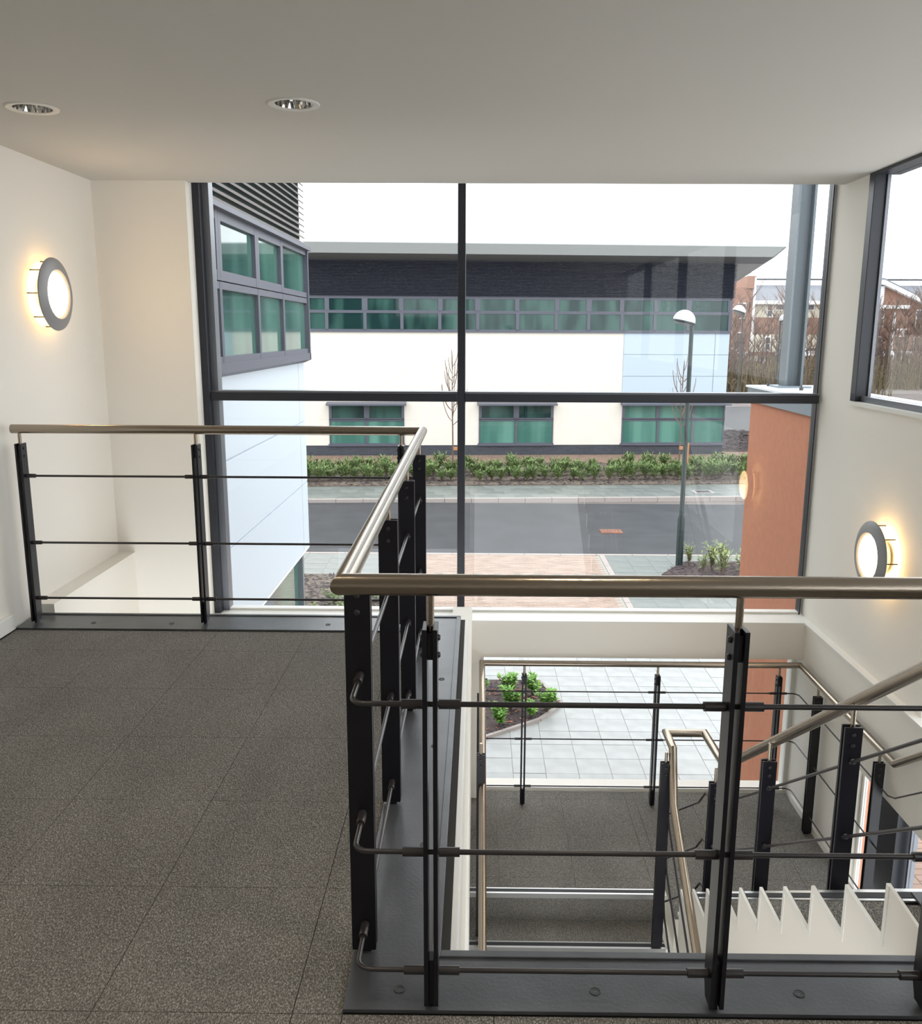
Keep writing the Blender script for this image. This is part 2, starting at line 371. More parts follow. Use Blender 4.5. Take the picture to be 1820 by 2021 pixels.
# ------------------------------------------------------------------ landing and stairs
LZ = -1.87; RS = .187; GO = .265
land = thing('landing', (1.2, 5.6, LZ), 'carpeted half landing below the window between the two stair flights', 'landing')
MB().box(-.03, 1.235, 5.03, 6.2, LZ - .22, LZ - .008).box(1.235, 2.435, 4.80, 6.2, LZ - .22, LZ - .008).box(.035, 2.435, 6.2, 6.315, LZ - .05, LZ - .008).build('landing_slab', M['wall'], land)
tiles(land, [(-.03, 1.235, 5.085, 6.2), (1.235, 2.43, 4.80, 6.2), (.035, 2.43, 6.2, 6.318)], .16, 5.2, LZ)
def nosing(parent, x0, x1, y, z, d=1):                           # metal edge with rubber insert; d=+1: tread lies beyond y
    n = MB().box(x0, x1, y, y + .055, z - .003, z + .003).box(x0, x1, y - .004, y, z - .03, z + .003).build('nosing', M['alu'], parent)
    MB().box(x0, x1, y + .014, y + .042, z + .0035, z + .005).build('rubber_insert', M['insert'], n)
nosing(land, -.03, 1.18, 5.03, LZ)
box('baseboard', M['trimw'], land, 2.425, 2.438, 4.80, 6.2, LZ, LZ + .05)
def flight(name, label, x0, x1, y0, z0, n, sgn, first):
    # sgn=-1: steps go down towards the viewer; +1: steps go up towards the viewer
    s = thing(name, ((x0 + x1) / 2, y0 - n * GO, min(z0, z0 + sgn * RS * n)), label, 'staircase')
    for k in range(n):
        if sgn < 0:
            zt = z0 - RS * (k + 1); ya = y0 - GO * (k + 1); yb = y0 - GO * k
            box('riser', M['carpet'], s, x0, x1, yb - .003, yb + .012, zt, zt + RS - .03)
            box('tread', M['carpet'], s, x0, x1, ya, yb, zt - .03, zt)
            nosing(s, x0, x1, ya, zt)
        else:
            zt = z0 + RS * (k + 1); yb = y0 - GO * k; ya = yb - GO
            box('riser', M['carpet'], s, x0, x1, yb - .014, yb, zt - RS, zt - .03)
            if k < n - 1: box('tread', M['carpet'], s, x0, x1, ya, yb, zt - .03, zt)
            n_ = MB().box(x0, x1, yb - .055, yb, zt - .003, zt + .003).box(x0, x1, yb, yb + .004, zt - .03, zt + .003).build('nosing', M['alu'], s)
            MB().box(x0, x1, yb - .042, yb - .014, zt + .0035, zt + .005).build('rubber_insert', M['insert'], n_)
    return s
dn = flight('staircase', 'carpeted stair flight going down from the landing towards the viewer', -.03, 1.18, 5.03, LZ, 10, -1, 0)
up = flight('staircase', 'carpeted stair flight rising from the landing on the right side', 1.28, 2.38, 4.785, LZ, 10, 1, 0)
# sawtooth stringer of the rising flight, seen from the left
pts = []
for k in range(10):
    y = 4.785 - GO * k; z = LZ + RS * (k + 1)
    pts += [(y + .006, z - RS + .02), (y + .006, z + .02)]
prof = [(4.785 + .05, LZ + .02)] + pts + [(2.1, LZ + RS * 10 + .006), (2.1, -.42), (4.785 + .05, LZ - .32)]
MB().prism([(1.258, y, z) for y, z in prof], (.010, 0, 0)).build('stringer', M['wall'], up)
ed = MB()
for k in range(10):
    y = 4.785 - GO * k; z = LZ + RS * (k + 1)
    ed.prism([(1.255, y + .006, z - RS), (1.255, y + .006, z + .02), (1.255, y - .012, z + .02), (1.255, y - .012, z - RS)], (.003, 0, 0))
    if k < 9: ed.prism([(1.255, y - .012, z + .02), (1.255, y - GO + .006, z + .02), (1.255, y - GO + .006, z - .0), (1.255, y - .012, z - .0)], (.003, 0, 0))
ed.build('edge_trim', M['trimw'], up)
pd = []
for k in range(10):
    y = 5.03 - GO * k; z = LZ - RS * k
    pd += [(y - .006, z + .004), (y - .006, z - RS + .004)]
prof = [(5.10, LZ + .004)] + pd + [(2.38, LZ - RS * 10), (2.38, LZ - RS * 10 - .05), (2.6, LZ - RS * 10 - .08), (5.10, LZ - .42)]
MB().prism([(1.18, y, z) for y, z in prof], (.025, 0, 0)).build('stringer', M['wall'], dn)

# ------------------------------------------------------------------ balustrades
RR = .025
def arc(p0, pc, p1, r, n=6):                                     # rounded corner at pc
    p0, pc, p1 = Vector(p0), Vector(pc), Vector(p1)
    a = (p0 - pc).normalized(); b = (p1 - pc).normalized(); out = []
    s, e = pc + a * r, pc + b * r; c = pc + (a + b) * r
    if abs(a.dot(b)) > .2: return [s, s.lerp(pc, .5) * .5 + s.lerp(e, .25) * .5, pc * .5 + (s + e) * .25, e.lerp(pc, .5) * .5 + e.lerp(s, .25) * .5, e]
    for i in range(n + 1):
        t = i / n * math.pi / 2; out.append(c - b * r * math.cos(t) - a * r * math.sin(t))
    return out
def post(parent, x, y, z0, z1, zr, along, w=.065, sc=1, foot=True):
    """pair of flat bars with a spacer; along='x': the rail runs in x, so bars face x"""
    g = .0065 * sc; t = .011 * sc; h = w / 2; m = MB()
    for s in (-1, 1):
        a, b = sorted((s * g, s * (g + t)))
        if along == 'x':
            m.prism([(x + a, y - h, z0 + .012), (x + a, y + h * .45, z0 + .012), (x + a, y + h, z0 + .06), (x + a, y + h, z1), (x + a, y - h, z1)], (b - a, 0, 0))
        else:
            m.prism([(x - h * .94, y + a, z0 + .012), (x + h * .94, y + a, z0 + .012), (x + h, y + a, z0 + .02), (x + h, y + a, z1), (x - h, y + a, z1), (x - h, y + a, z0 + .02)], (0, b - a, 0))
    if along == 'x': m.box(x - g, x + g, y - h * .55, y + h * .55, z0, z0 + .13).box(x - g, x + g, y - h * .7, y + h * .7, z1 - .075, z1 - .012)
    else: m.box(x - h * .55, x + h * .55, y - g, y + g, z0, z0 + .13).box(x - h * .7, x + h * .7, y - g, y + g, z1 - .075, z1 - .012)
    p = m.build('post', M['black'], parent, bevel=.0012)
    MB().tube([(x, y, z1 - .03), (x, y, zr - RR * .6)], .009, 12).build('spindle', M['steel'], p, smooth=True)
    for dz in (.028, .07):
        for s in (-1, 1):
            ax = (s, 0, 0) if along == 'x' else (0, s, 0); c = (x + s * (g + t), y, z1 - dz) if along == 'x' else (x, y + s * (g + t), z1 - dz)
            MB().lathe([(.0001, .006), (.005, .006), (.008, .002), (.008, 0)], c, ax, 10).build('bolt', M['rod'], p, smooth=True)
    return p
def sleeve(rod, p, d, L=.05, r=.0115, off=.019):
    p = Vector(p); d = Vector(d).normalized()
    MB().tube([p + d * off, p + d * (off + L)], r, 12).build('sleeve', M['rod'], rod, smooth=True)
def screw(parent, x, y, z):
    MB().lathe([(.0145, 0), (.0145, .0012), (.0115, .0012), (.0105, -.0), (.0045, -.0), (.004, -.004), (.0001, -.004)], (x, y, z), n=20).build('screw', M['iron'], parent, smooth=False)

bal = thing('balustrade', (-.29, 1.90, 0), 'upper landing balustrade with steel handrail turning two corners above black flat-bar posts', 'balustrade')
XM = -.302; YN = 1.905; YF = 4.80; ZR = 1.105
MB().tube([(-2.57, YF, 1.125), (XM, YF, 1.125), (XM, YN, 1.10), (1.352, YN, 1.10)], RR, 28).build('handrail', M['steel'], bal, smooth=True)
pl = MB().box(-.325, 1.26, 1.885, 2.07, 0, .010).box(-.325, -.115, 2.07, 4.93, 0, .010).box(-2.60, -.325, 4.695, 4.93, 0, .010)
pl = pl.build('edge_plate', M['plate'], bal)
lip = MB().box(-.09, 1.26, 2.07, 2.095, -.05, .016).box(-.115, -.09, 2.07, 4.93, -.05, .016).box(-2.60, -.09, 4.93, 4.955, -.05, .016).build('edge_lip', M['plate'], bal, bevel=.002)
for x, y in ((-.19, 1.955), (.31, 1.955), (.83, 1.955), (-.165, 2.6), (-.165, 3.3), (-.165, 4.0), (-.85, 4.79), (-1.75, 4.79), (-2.2, 4.79)): screw(pl, x, y, .0105)
near_x = [-.105, .60, 1.125]; mid_y = [2.10, 2.86, 3.64, 4.44]; far_x = [-2.53, -1.555, -.42]
for x in near_x: post(bal, x, YN + .01, .01, 1.0, 1.10, 'x')
for y in mid_y: post(bal, XM + .006, y, .01, 1.045, 1.11, 'y')
for x in far_x: post(bal, x, YF, .01, 1.045, 1.125, 'x')
for zr in (.808, .426, .10):
    path = [(-2.53, YF, zr * 1.07 + .0)] + arc((-2, YF, zr * 1.07), (XM - .02, YF, zr * 1.07), (XM - .02, 3, zr * 1.0), .04)[:0]
    a = MB().tube([(-2.53, YF, zr + .055), (-.42, YF, zr + .055), (XM + .01, YF, zr + .055)], .0065, 10).build('rod', M['rod'], bal, smooth=True)
    for x in far_x:
        for s in ((1,) if x == -2.53 else (-1, 1)): sleeve(a, (x, YF, zr + .055), (s, 0, 0))
    p = [(XM + .01, YF, zr + .02), (XM + .01, 3, zr + .005)] + arc((XM + .01, 3, zr), (XM + .01, YN + .01, zr), (0, YN + .01, zr), .035) + [(1.36, YN + .01, zr)]
    b = MB().tube(p, .0065, 12).build('rod', M['rod'], bal, smooth=True)
    for y in mid_y: 
        for s in (-1, 1): sleeve(b, (XM + .01, y, zr + .002), (0, s, 0))
    for x in near_x:
        for s in (-1, 1): sleeve(b, (x, YN + .01, zr), (s, 0, 0))
# top of the rising flight: short post beside the last step
# landing outer balustrade
ZL = -.735
b2 = thing('balustrade', (1.2, 6.1, LZ), 'landing balustrade along the low window with stainless handrail and thin rods', 'balustrade')
XO = .045; YO = 6.12; XI = 2.385; HZ = -.755
sl = RS / GO
hr = [(XO, 2.3, ZL - (5.25 - 2.3) * sl), (XO, 5.25, ZL), (XO, YO, ZL), (XI, YO, ZL), (XI, 4.62, ZL), (XI, 2.5, ZL + (4.62 - 2.5) * sl)]
MB().tube(hr, .022, 20).build('handrail', M['steel'], b2, smooth=True)
for x in (.36, 1.345, 2.24): post(b2, x, YO, LZ, ZL - .085, ZL, 'x', w=.055)
for x, y in ((XI, 5.75), (XI, 4.80)): post(b2, x, y, LZ, ZL - .085, ZL, 'y', w=.06)
for y, k in ((5.75, 0), (4.86, 0), (3.9, 1), (3.1, 1)):
    dz = -(5.25 - y) * sl if k else 0
    post(b2, XO - .01, y, LZ - (RS * math.ceil((5.03 - y) / GO) if y < 5.03 else 0), ZL - .085 + dz, ZL + dz, 'y', w=.05)
for q in (.22, .60, .985):
    z = ZL - q
    m = MB().tube([(XO, 2.3, z - (5.2 - 2.3) * sl), (XO, 5.2, z)] + arc((XO, 5.2, z), (XO, YO, z), (1, YO, z), .05) +
                  arc((1, YO, z), (XI, YO, z), (XI, 5, z), .05) + [(XI, 4.66, z), (XI, 4.58, z + .03), (XI, 2.5, z + (4.6 - 2.5) * sl)], .005, 8)
    r_ = m.build('rod', M['rod'], b2, smooth=True)
    for x in (.36, 1.345, 2.24):
        for s in (-1, 1): sleeve(r_, (x, YO, z), (s, 0, 0), L=.045, r=.009)
# inner balustrade between the flights
b3 = thing('balustrade', (1.3, 4.6, LZ), 'inner stair balustrade with stepped handrail joining the two flights', 'balustrade')
XD = 1.155; XU = 1.375
hp = [(XD, 2.3, -1.03 - (4.66 - 2.3) * sl), (XD, 4.66, -1.03), (XD + .01, 4.80, -.74), (XD + .01, 4.98, -.73), (XU + .02, 4.98, -.73), (XU + .04, 4.60, -.745), (XU, 2.03, -.745 + (4.6 - 2.03) * (sl - .02)), (XU, 1.90, 1.10)]
MB().tube(hp, .024, 20).build('handrail', M['steel'], b3, smooth=True)
post(b3, XD - .03, 4.78, LZ - RS, -.82, -.74, 'y', w=.062)
up_posts = [(4.62, LZ), (3.80, 0), (2.99, 0), (2.32, 0)]
for i, (y, z) in enumerate(up_posts):
    zb = LZ if i == 0 else LZ + RS * math.ceil((4.785 - y) / GO)
    zr = -.745 + (4.6 - y) * (sl - .02)
    p_ = post(b3, XU, y, zb, zr - .10, zr, 'y', w=.066)
    MB().box(XU - .055, XU + .055, y - .06, y + .06, zb, zb + .008).build('foot_plate', M['plate'], p_)
for q in (.22, .52, .82):
    zc_ = -.745 - q
    m = MB().tube([(XD, 2.3, -1.03 - q - (4.66 - 2.3) * sl), (XD, 4.70, -1.03 - q), (XD, 4.74, -1.0 - q)] +
                  [(XD + .02, 4.86, -.98 - q), (XU - .02, 4.86, -.90 - q), (XU, 4.80, zc_ - .06), (XU, 4.56, zc_), (XU, 2.2, zc_ + (4.56 - 2.2) * (sl - .02))], .0065, 8)
    r_ = m.build('rod', M['rod'], b3, smooth=True)
    for y, z in up_posts:
        sleeve(r_, (XU, y, zc_ + max(0, (4.56 - y)) * (sl - .02)), (0, -1, sl), L=.03, r=.010, off=.012)

# ------------------------------------------------------------------ wall lamps, downlights
def wall_lamp(x, y, z, s, label):                                # s: direction away from the wall
    o = thing('wall_lamp', (x, y, z), label, 'wall lamp', 'round wall lamps')
    c = (x, y, z)
    MB().lathe([(.125, .085), (.145, .100), (.185, .094), (.213, .080), (.215, .074), (.21, .070), (.12, .080), (.125, .085)], c, (s, 0, 0), 64).build('disc', M['lampgrey'], o, smooth=True)
    MB().lathe([(.0001, .105), (.06, .1045), (.11, .100), (.126, .090), (.12, .08), (.0001, .08)], c, (s, 0, 0), 48).build('opal_shade', M['opal'], o, smooth=True)
    MB().lathe([(.10, 0), (.10, .045), (.0001, .045)], c, (s, 0, 0), 32).build('back_plate', M['ring'], o)
    q = [Vector((x + s * .05, y + .15 * math.cos(a * math.pi / 16), z + .15 * math.sin(a * math.pi / 16))) for a in range(33)]
    MB().tube(q, .010, 8, caps=False).build('lit_tube', M['glow'], o, smooth=True)
    for a in range(8):
        an = a * math.pi / 4; yy = y + .19 * math.cos(an); zz = z + .19 * math.sin(an)
        MB().tube([(x, yy, zz), (x + s * .08, yy, zz)], .004, 8).build('stand_off', M['rod'], o)
    return o
wall_lamp(-2.62, 5.40, 1.87, 1, 'lit round wall lamp on the left wall, haloed in warm light')
wall_lamp(2.46, 5.17, .34, -1, 'lit round wall lamp on the right wall just above the near handrail')
def downlight(x, y, label):
    o = thing('downlight', (x, y, CZ), label, 'downlight', 'recessed ceiling downlights')
    MB().lathe([(.084, 0), (.086, -.004), (.112, -.006), (.115, 0)], (x, y, CZ), n=48).build('ring', M['ring'], o, smooth=True)
    b = MB(); prof = [(.084, -.001), (.080, .03), (.070, .06), (.05, .085), (.0001, .09)]
    n = 36; vs = []; fs = []
    for i, (r, h) in enumerate(prof):
        for a in range(n):
            an = 2 * math.pi * (a + .5 * (i % 2)) / n; k = 1 + (.03 if (a + i) % 2 else -.03) * (i not in (0, 4))
            vs.append((x + r * k * math.cos(an), y + r * k * math.sin(an), CZ + h))
    for i in range(4):
        for a in range(n): fs += [(i * n + a, i * n + (a + 1) % n, (i + 1) * n + a), (i * n + (a + 1) % n, (i + 1) * n + (a + 1) % n, (i + 1) * n + a)]
    b.add(vs, fs).build('reflector', M['reflector'], o)
    MB().lathe([(.0001, .04), (.018, .045), (.02, .085)], (x, y, CZ), n=16).build('bulb', M['dome'], o, smooth=True)
# holes for the recessed cans
hole = MB()
for x, y in ((-2.035, 4.25), (-.825, 4.165)):
    hole.lathe([(.0001, -.02), (.086, -.02), (.086, .105), (.0001, .105)], (x, y, CZ), n=36)
hc = hole.build('cutter', M['ceiling']); md = ceil.modifiers.new('cans', 'BOOLEAN'); md.object = hc; md.solver = 'EXACT'
bpy.context.view_layer.update()
dg = bpy.context.evaluated_depsgraph_get(); me = bpy.data.meshes.new_from_object(ceil.evaluated_get(dg))
ceil.modifiers.clear(); ceil.data = me; bpy.data.objects.remove(hc)
downlight(-2.035, 4.25, 'recessed mirror downlight in the ceiling nearer the left wall')
downlight(-.825, 4.165, 'recessed mirror downlight in the ceiling, right of the other')
# unseen downlights added behind the viewer to brighten the carpet and walls
for x, y in ((-2.035, 1.75), (-.825, 1.75), (.4, 1.75), (-2.035, -.7), (-.825, -.7), (.4, -.7)):
    ld = bpy.data.lights.new('added_fill_spot', 'SPOT'); ld.energy = 26; ld.color = (1, .84, .64); ld.spot_size = math.radians(125); ld.spot_blend = .6; ld.shadow_soft_size = .07
    lo = bpy.data.objects.new('added_fill_spot', ld); COL.objects.link(lo)
    t_ = thing('downlight', (x, y, CZ), 'added fill downlight, %s of the %s row behind the viewer' % ('left' if x < -2 else 'middle' if x < 0 else 'right', 'nearer' if y > 0 else 'further'), 'downlight', 'recessed ceiling downlights')
    lo.parent = t_; lo.location = (0, 0, -.02)
    MB().lathe([(.0001, -.002), (.084, -.002), (.086, -.005), (.112, -.007), (.115, 0)], (x, y, CZ), n=48).build('ring', M['ring'], t_, smooth=True)

# ================================================================== OUTSIDE
# ------------------------------------------------------------------ ground and paving
grd = MB().box(-60, 120, 6.55, 190, G - .5, G - .14).build('ground', M['farsoil']); struct(grd, 'rough grey brown ground beyond the buildings', 'ground')
bank = MB().prism([(-60, 100, G - .14), (-60, 122, -1.6), (-60, 170, -1.4), (-60, 170, G - .14)], (180, 0, 0)).build('ground_bank', M['farsoil']); struct(bank, 'raised ground carrying the far car park', 'ground')
road = MB().box(-26, 40, 21.42, 28.55, G - .3, G - .10).build('road', M['asphalt'], origin=(1.2, 25, G)); struct(road, 'dark wet asphalt road crossing in front of the office', 'road')
road2 = MB().box(13.5, 22, 28.2, 50, G - .3, G - .105).box(13, 26, 50, 68, G - .3, G - .08).build('side_road', M['asphalt'], origin=(17, 50, G)); struct(road2, 'side road running off beyond the office corner', 'road')
def grid(parent, src_m, name, x0, x1, y0, y1, z, sx, sy, gap=.008, stagger=0, h=.05, alt=None):
    base = MB().slab(0, 0, 0, 1, 1, h).build(name, src_m, parent, origin=(0, 0, 0)); base2 = None; first = True; ny = int(round((y1 - y0) / sy)); nx = int(round((x1 - x0) / sx))
    for j in range(ny):
        off = (stagger * sx) if j % 2 else 0
        for i in range(nx + (1 if off else 0)):
            a = max(x0, x0 + i * sx - off); b = min(x1, x0 + (i + 1) * sx - off)
            if b - a < .05: continue
            use = base if first else base.copy()
            if not first: COL.objects.link(use); use.parent = parent
            use.location = Vector(((a + b) / 2, y0 + (j + .5) * sy, z + R.uniform(-.002, .002))) - wl(parent)
            use.scale = (b - a - gap, sy - gap, 1); first = False
            if alt and R.random() < .35:
                use.material_slots[0].link = 'OBJECT'; use.material_slots[0].material = alt
def pave_base(name, label, x0, x1, y0, y1, z):
    o = MB().box(x0, x1, y0, y1, G - .2, z - .006).build(name, M['joint'], origin=((x0 + x1) / 2, (y0 + y1) / 2, G)); return struct(o, label, 'pavement')
pa = pave_base('pavement', 'pale slab paving of the entrance court below the landing window', -2.2, 5.3, 9.86, 15.4, G)
grid(pa, M['slab'], 'paving_slab', -.35, 5.0, 10.6, 15.4, G, .415, .4, alt=M['slab2'])
pa2 = pave_base('pavement', 'pale slabs of the court nearest the stair hall', -2.2, 3.0, 6.6, 9.86, G)
grid(pa2, M['slab'], 'paving_slab', -.35, 2.97, 8.2, 9.8, G, .415, .4, alt=M['slab2'])
grid(pa, M['slab'], 'paving_slab', -.35, 5.0, 9.8, 10.6, G, .415, .4, alt=M['slab2'])
pb = pave_base('pavement', 'grey slab paving between the brick bay and the lamp post bed', 3.2, 9.5, 15.4, 21.28, G)
grid(pb, M['slabmid'], 'paving_slab', 3.2, 7.7, 16.08, 21.28, G, .5, .52, alt=M['slabfar2'])
pc = pave_base('pavement', 'light slab strip beside the road near the white wing', -6, -1.72, 19.4, 21.28, G)
grid(pc, M['slab'], 'paving_slab', -4.8, -1.72, 19.4, 21.28, G, .616, .47, alt=M['slabmid'])
pd_ = pave_base('pavement', 'wet grey footpath across the road below the planting', -9, 15, 29.02, 31.42, G)
grid(pd_, M['slabfar'], 'paving_slab', -7.2, 13.2, 29.02, 31.42, G, .6, .6, alt=M['slabfar2'], stagger=.5)
turn(pd_)
# block pavers: near bay and side court
pv = pave_base('paved_bay', 'pinkish block paved parking bay beside the road', -1.70, 3.06, 15.4, 21.28, G)
m1 = MB()
for j in range(58):
    for i in range(25):
        x = -1.68 + i * .2 + (.1 if j % 2 else 0); y = 15.42 + j * .101
        if x + .19 > 3.04: continue
        m1.slab(x + .095, y + .048, G + R.uniform(-.003, .003), .180, .082, .03)
o = m1.build('block_paver', M['paver'], pv); o['kind'] = 'stuff'
mk = MB().slab(0, 0, 0, .2, .09, .03).build('marker_paver', M['dpaver'], pv, origin=(0, 0, 0)); mk['label'] = 'dark grey marker paver'
pos = [(-1.3 + .45 * i, 19.45) for i in range(10)] + [(1.05, 16.95), (.6, 19.05), (-.2, 16.7)]
for i, (x, y) in enumerate(pos):
    q = mk if i == 0 else mk.copy()
    if i: COL.objects.link(q); q.parent = pv
    q.location = Vector((x, y, G + .006)) - wl(pv)
pv2 = pave_base('paved_court', 'pale block paving seen through the low stair window', 3.42, 9.5, 6.6, 9.84, G)
m1 = MB()
for j in range(26):
    for i in range(20):
        x = 3.6 + i * .205; y = 7.0 + j * .105
        m1.slab(x, y + (.05 if i % 2 else 0), G, .19, .095, .03)
o = m1.build('block_paver', M['paver'], pv2); o['kind'] = 'stuff'
def kerbs(label, x0, x1, y, wd, ln, z, far_=False, m='kerb', rot=False):
    o = thing('kerb', ((x0 + x1) / 2, y, z - .15), label, 'kerb', kind='structure')
    n = int(round((x1 - x0) / ln)); first = None
    for i in range(n):
        if first is None: first = MB().slab(0, 0, 0, 1, 1, .16).build('kerb_stone', M[m], o, origin=(0, 0, 0)); q = first
        else: q = first.copy(); COL.objects.link(q); q.parent = o
        px = x0 + (i + .5) * ln
        q.location = Vector((px, y, z)) - wl(o); q.scale = (ln - .012, wd, 1)
    return o
k1 = kerbs('pale kerb stones along the far side of the road', -9, 15, 28.93, .16, .9, G + .01); turn(k1)
kerbs('pale flush kerb along the near side of the road', -6, 9.3, 21.35, .13, .9, G + .005)
o = thing('kerb', (3.13, 18.4, G - .15), 'pale edging strip between the block pavers and slabs', 'kerb', kind='structure')
first = None
for i in range(6):
    q = MB().slab(0, 0, 0, .13, .96, .16).build('kerb_stone', M['kerb'], o, origin=(0, 0, 0)) if first is None else first.copy()
    if first is not None: COL.objects.link(q); q.parent = o
    first = first or q; q.location = Vector((3.13, 15.9 + i * .98, G + .004)) - wl(o)
k3 = kerbs('pale kerb along the side road past the office corner', 13, 25, 49.8, .5, 1.5, G + .02)
# covers in the road and footpath
dc = thing('drain_cover', (3.83, 24.4, G - .1), 'rusty orange drain cover in the middle of the road', 'drain cover')
MB().slab(3.83, 24.4, G - .085, .62, .5, .03).build('cover_frame', M['rust'], dc)
for i in range(6): MB().slab(3.58 + i * .1, 24.4, G - .078, .06, .42, .01).build('grate_bar', M['rust'], dc)
dc2 = thing('drain_cover', (7.3, 29.9, G), 'dark square cover set in the far footpath near the lamp post', 'drain cover')
MB().slab(7.3, 29.9, G + .008, .7, .55, .03).build('cover_frame', M['kerb'], dc2); MB().slab(7.3, 29.9, G + .012, .5, .38, .03).build('lid', M['iron'], dc2); turn(dc2)

# ------------------------------------------------------------------ planting helpers
def leaf(m, p, d, ln, wd):
    p = Vector(p); d = Vector(d).normalized(); s = d.cross(Vector((R.uniform(-.4, .4), R.uniform(-.4, .4), 1))).normalized() * wd
    up_ = s.cross(d).normalized() * wd * .3; t = p + d * ln; md_ = p + d * ln * .5
    m.add([p, md_ + s - up_, t + Vector((0, 0, -ln * .15)), md_ - s - up_, md_ + up_ * .3], [(0, 1, 4), (1, 2, 4), (2, 3, 4), (3, 0, 4)])
def leafy(name, mleaf, h, rad, n, ln, wd, label, cat, group=None, up_=.6, stems=7):
    o = thing(name, (0, 0, 0), label, cat, group)
    st = MB(); lf_ = MB()
    for k in range(stems):
        a = R.uniform(0, 6.28); rr = rad * R.uniform(.2, .8); tp = Vector((rr * math.cos(a), rr * math.sin(a), h * R.uniform(.65, .95)))
        st.tube([(0, 0, 0), tp * .5 + Vector((0, 0, h * .08)), tp], [.008 + h * .01, .006 + h * .006, .003 + h * .002], 5)
        for i in range(n // stems):
            q = tp * R.uniform(.3, 1.05); a2 = R.uniform(0, 6.28); e = R.uniform(.1, up_ + .5)
            leaf(lf_, q, (math.cos(a2), math.sin(a2), e), ln * R.uniform(.7, 1.2), wd * R.uniform(.8, 1.2))
    st.build('stem', M['bark'], o, smooth=True); lf_.build('foliage', M[mleaf], o, recalc=False)
    return o
def chips(parent, poly, n, size, z, name='bark_chips', m='chipd', inside=None):
    m_ = MB(); xs = [p[0] for p in poly]; ys = [p[1] for p in poly]
    def ins(x, y):
        c = False; j = len(poly) - 1
        for i in range(len(poly)):
            if (poly[i][1] > y) != (poly[j][1] > y) and x < (poly[j][0] - poly[i][0]) * (y - poly[i][1]) / (poly[j][1] - poly[i][1]) + poly[i][0]: c = not c
            j = i
        return c
    k = 0
    while k < n:
        x, y = R.uniform(min(xs), max(xs)), R.uniform(min(ys), max(ys))
        if not ins(x, y): continue
        k += 1; a = R.uniform(0, 3.14); s = size * R.uniform(.5, 1.3); t = R.uniform(-.4, .4)
        u = Vector((math.cos(a), math.sin(a), t)) * s; v = Vector((-math.sin(a), math.cos(a), R.uniform(-.3, .3))) * s * .3; p = Vector((x, y, z + R.uniform(.0, size * .3)))
        m_.add([p - u - v, p + u - v * .4, p + u + v * .7, p - u * .8 + v, p + Vector((0, 0, s * .25))], [(0, 1, 4), (1, 2, 4), (2, 3, 4), (3, 0, 4)])
    o = m_.build(name, M[m], parent, recalc=False); o['kind'] = 'stuff'; return o
def bed(label, poly, z, m='mulch', nm='planting_bed'):
    cx = sum(p[0] for p in poly) / len(poly); cy = sum(p[1] for p in poly) / len(poly)
    o = MB().prism([(x, y, z - .12) for x, y in poly], (0, 0, .12)).build(nm, M[m], origin=(cx, cy, z - .12)); return struct(o, label, 'flower bed')
# court bed with six shrubs
poly = [(-1.6, 13.15), (1.02, 13.15), (1.28, 12.25), (.92, 11.72), (.1, 11.12), (-1.6, 10.2)]
bd = bed('bark mulched bed with bright green shrubs in the entrance court', poly, G + .035)
chips(bd, poly, 1500, .035, G + .035); chips(bd, poly, 260, .04, G + .045, m='chipo')
eg = MB()
for a, b in zip(poly[1:5], poly[2:6]):
    a = Vector((*a, 0)); b = Vector((*b, 0)); d = (b - a).normalized(); n_ = Vector((-d.y, d.x, 0)) * .025
    eg.prism([(*(a - n_)[:2], G - .05), (*(b - n_)[:2], G - .05), (*(b + n_)[:2], G - .05), (*(a + n_)[:2], G - .05)], (0, 0, .095))
eg.build('edging', M['kerb'], bd)
sh = [leafy('shrub', 'leaf', .36, .20, 300, .10, .022, '', 'shrub', 'bright green shrubs in the court bed', up_=.9) for _ in range(3)]
spots = [(.51, 12.0, 1.05, 'bright green shrub left of the first landing post, fullest in the court bed'), (.87, 12.5, .95, 'bright green shrub just right of the first landing post, at the back of the bed'),
         (1.04, 11.95, 1.0, 'bright green shrub at the right corner of the court bed'), (.34, 11.5, .85, 'small green shrub at the front left of the court bed by the handrail'),
         (.80, 11.75, .7, 'small green shrub low between the right shrubs at the bed front'), (.50, 12.6, .95, 'bright green shrub behind the fullest one in the court bed'), (.08, 12.45, .9, 'bright green shrub half hidden by the left landing handrail')]
for i, (x, y, s, lb) in enumerate(spots):
    o = sh[i] if i < 3 else copy_tree(sh[i % 3]); o.location = (x, y, G + .03); o.scale = (s, s, s); o.rotation_euler.z = R.uniform(0, 6); o['label'] = lb
# lamp post bed
poly = [(4.25, 19.45), (5.0, 20.6), (9.0, 20.75), (9.0, 19.0), (6.5, 18.9)]
bl_ = bed('small dark bed of bark round the near lamp post', poly, G + .04); chips(bl_, poly, 500, .06, G + .04)
gp = [leafy('ground_plant', 'leaf3', .62, .24, 120, .16, .016, '', 'plant', 'pale grassy plants round the near lamp post', up_=1.6, stems=9) for _ in range(2)]
for i in range(11):
    o = gp[i] if i < 2 else copy_tree(gp[i % 2]); o.location = (5.05 + .28 * i * .75 + R.uniform(-.1, .1), 19.7 + R.uniform(-.35, .55), G + .03)
    s = R.uniform(.7, 1.15); o.scale = (s, s, s); o['label'] = 'pale grassy plant in the bark bed round the near lamp post'
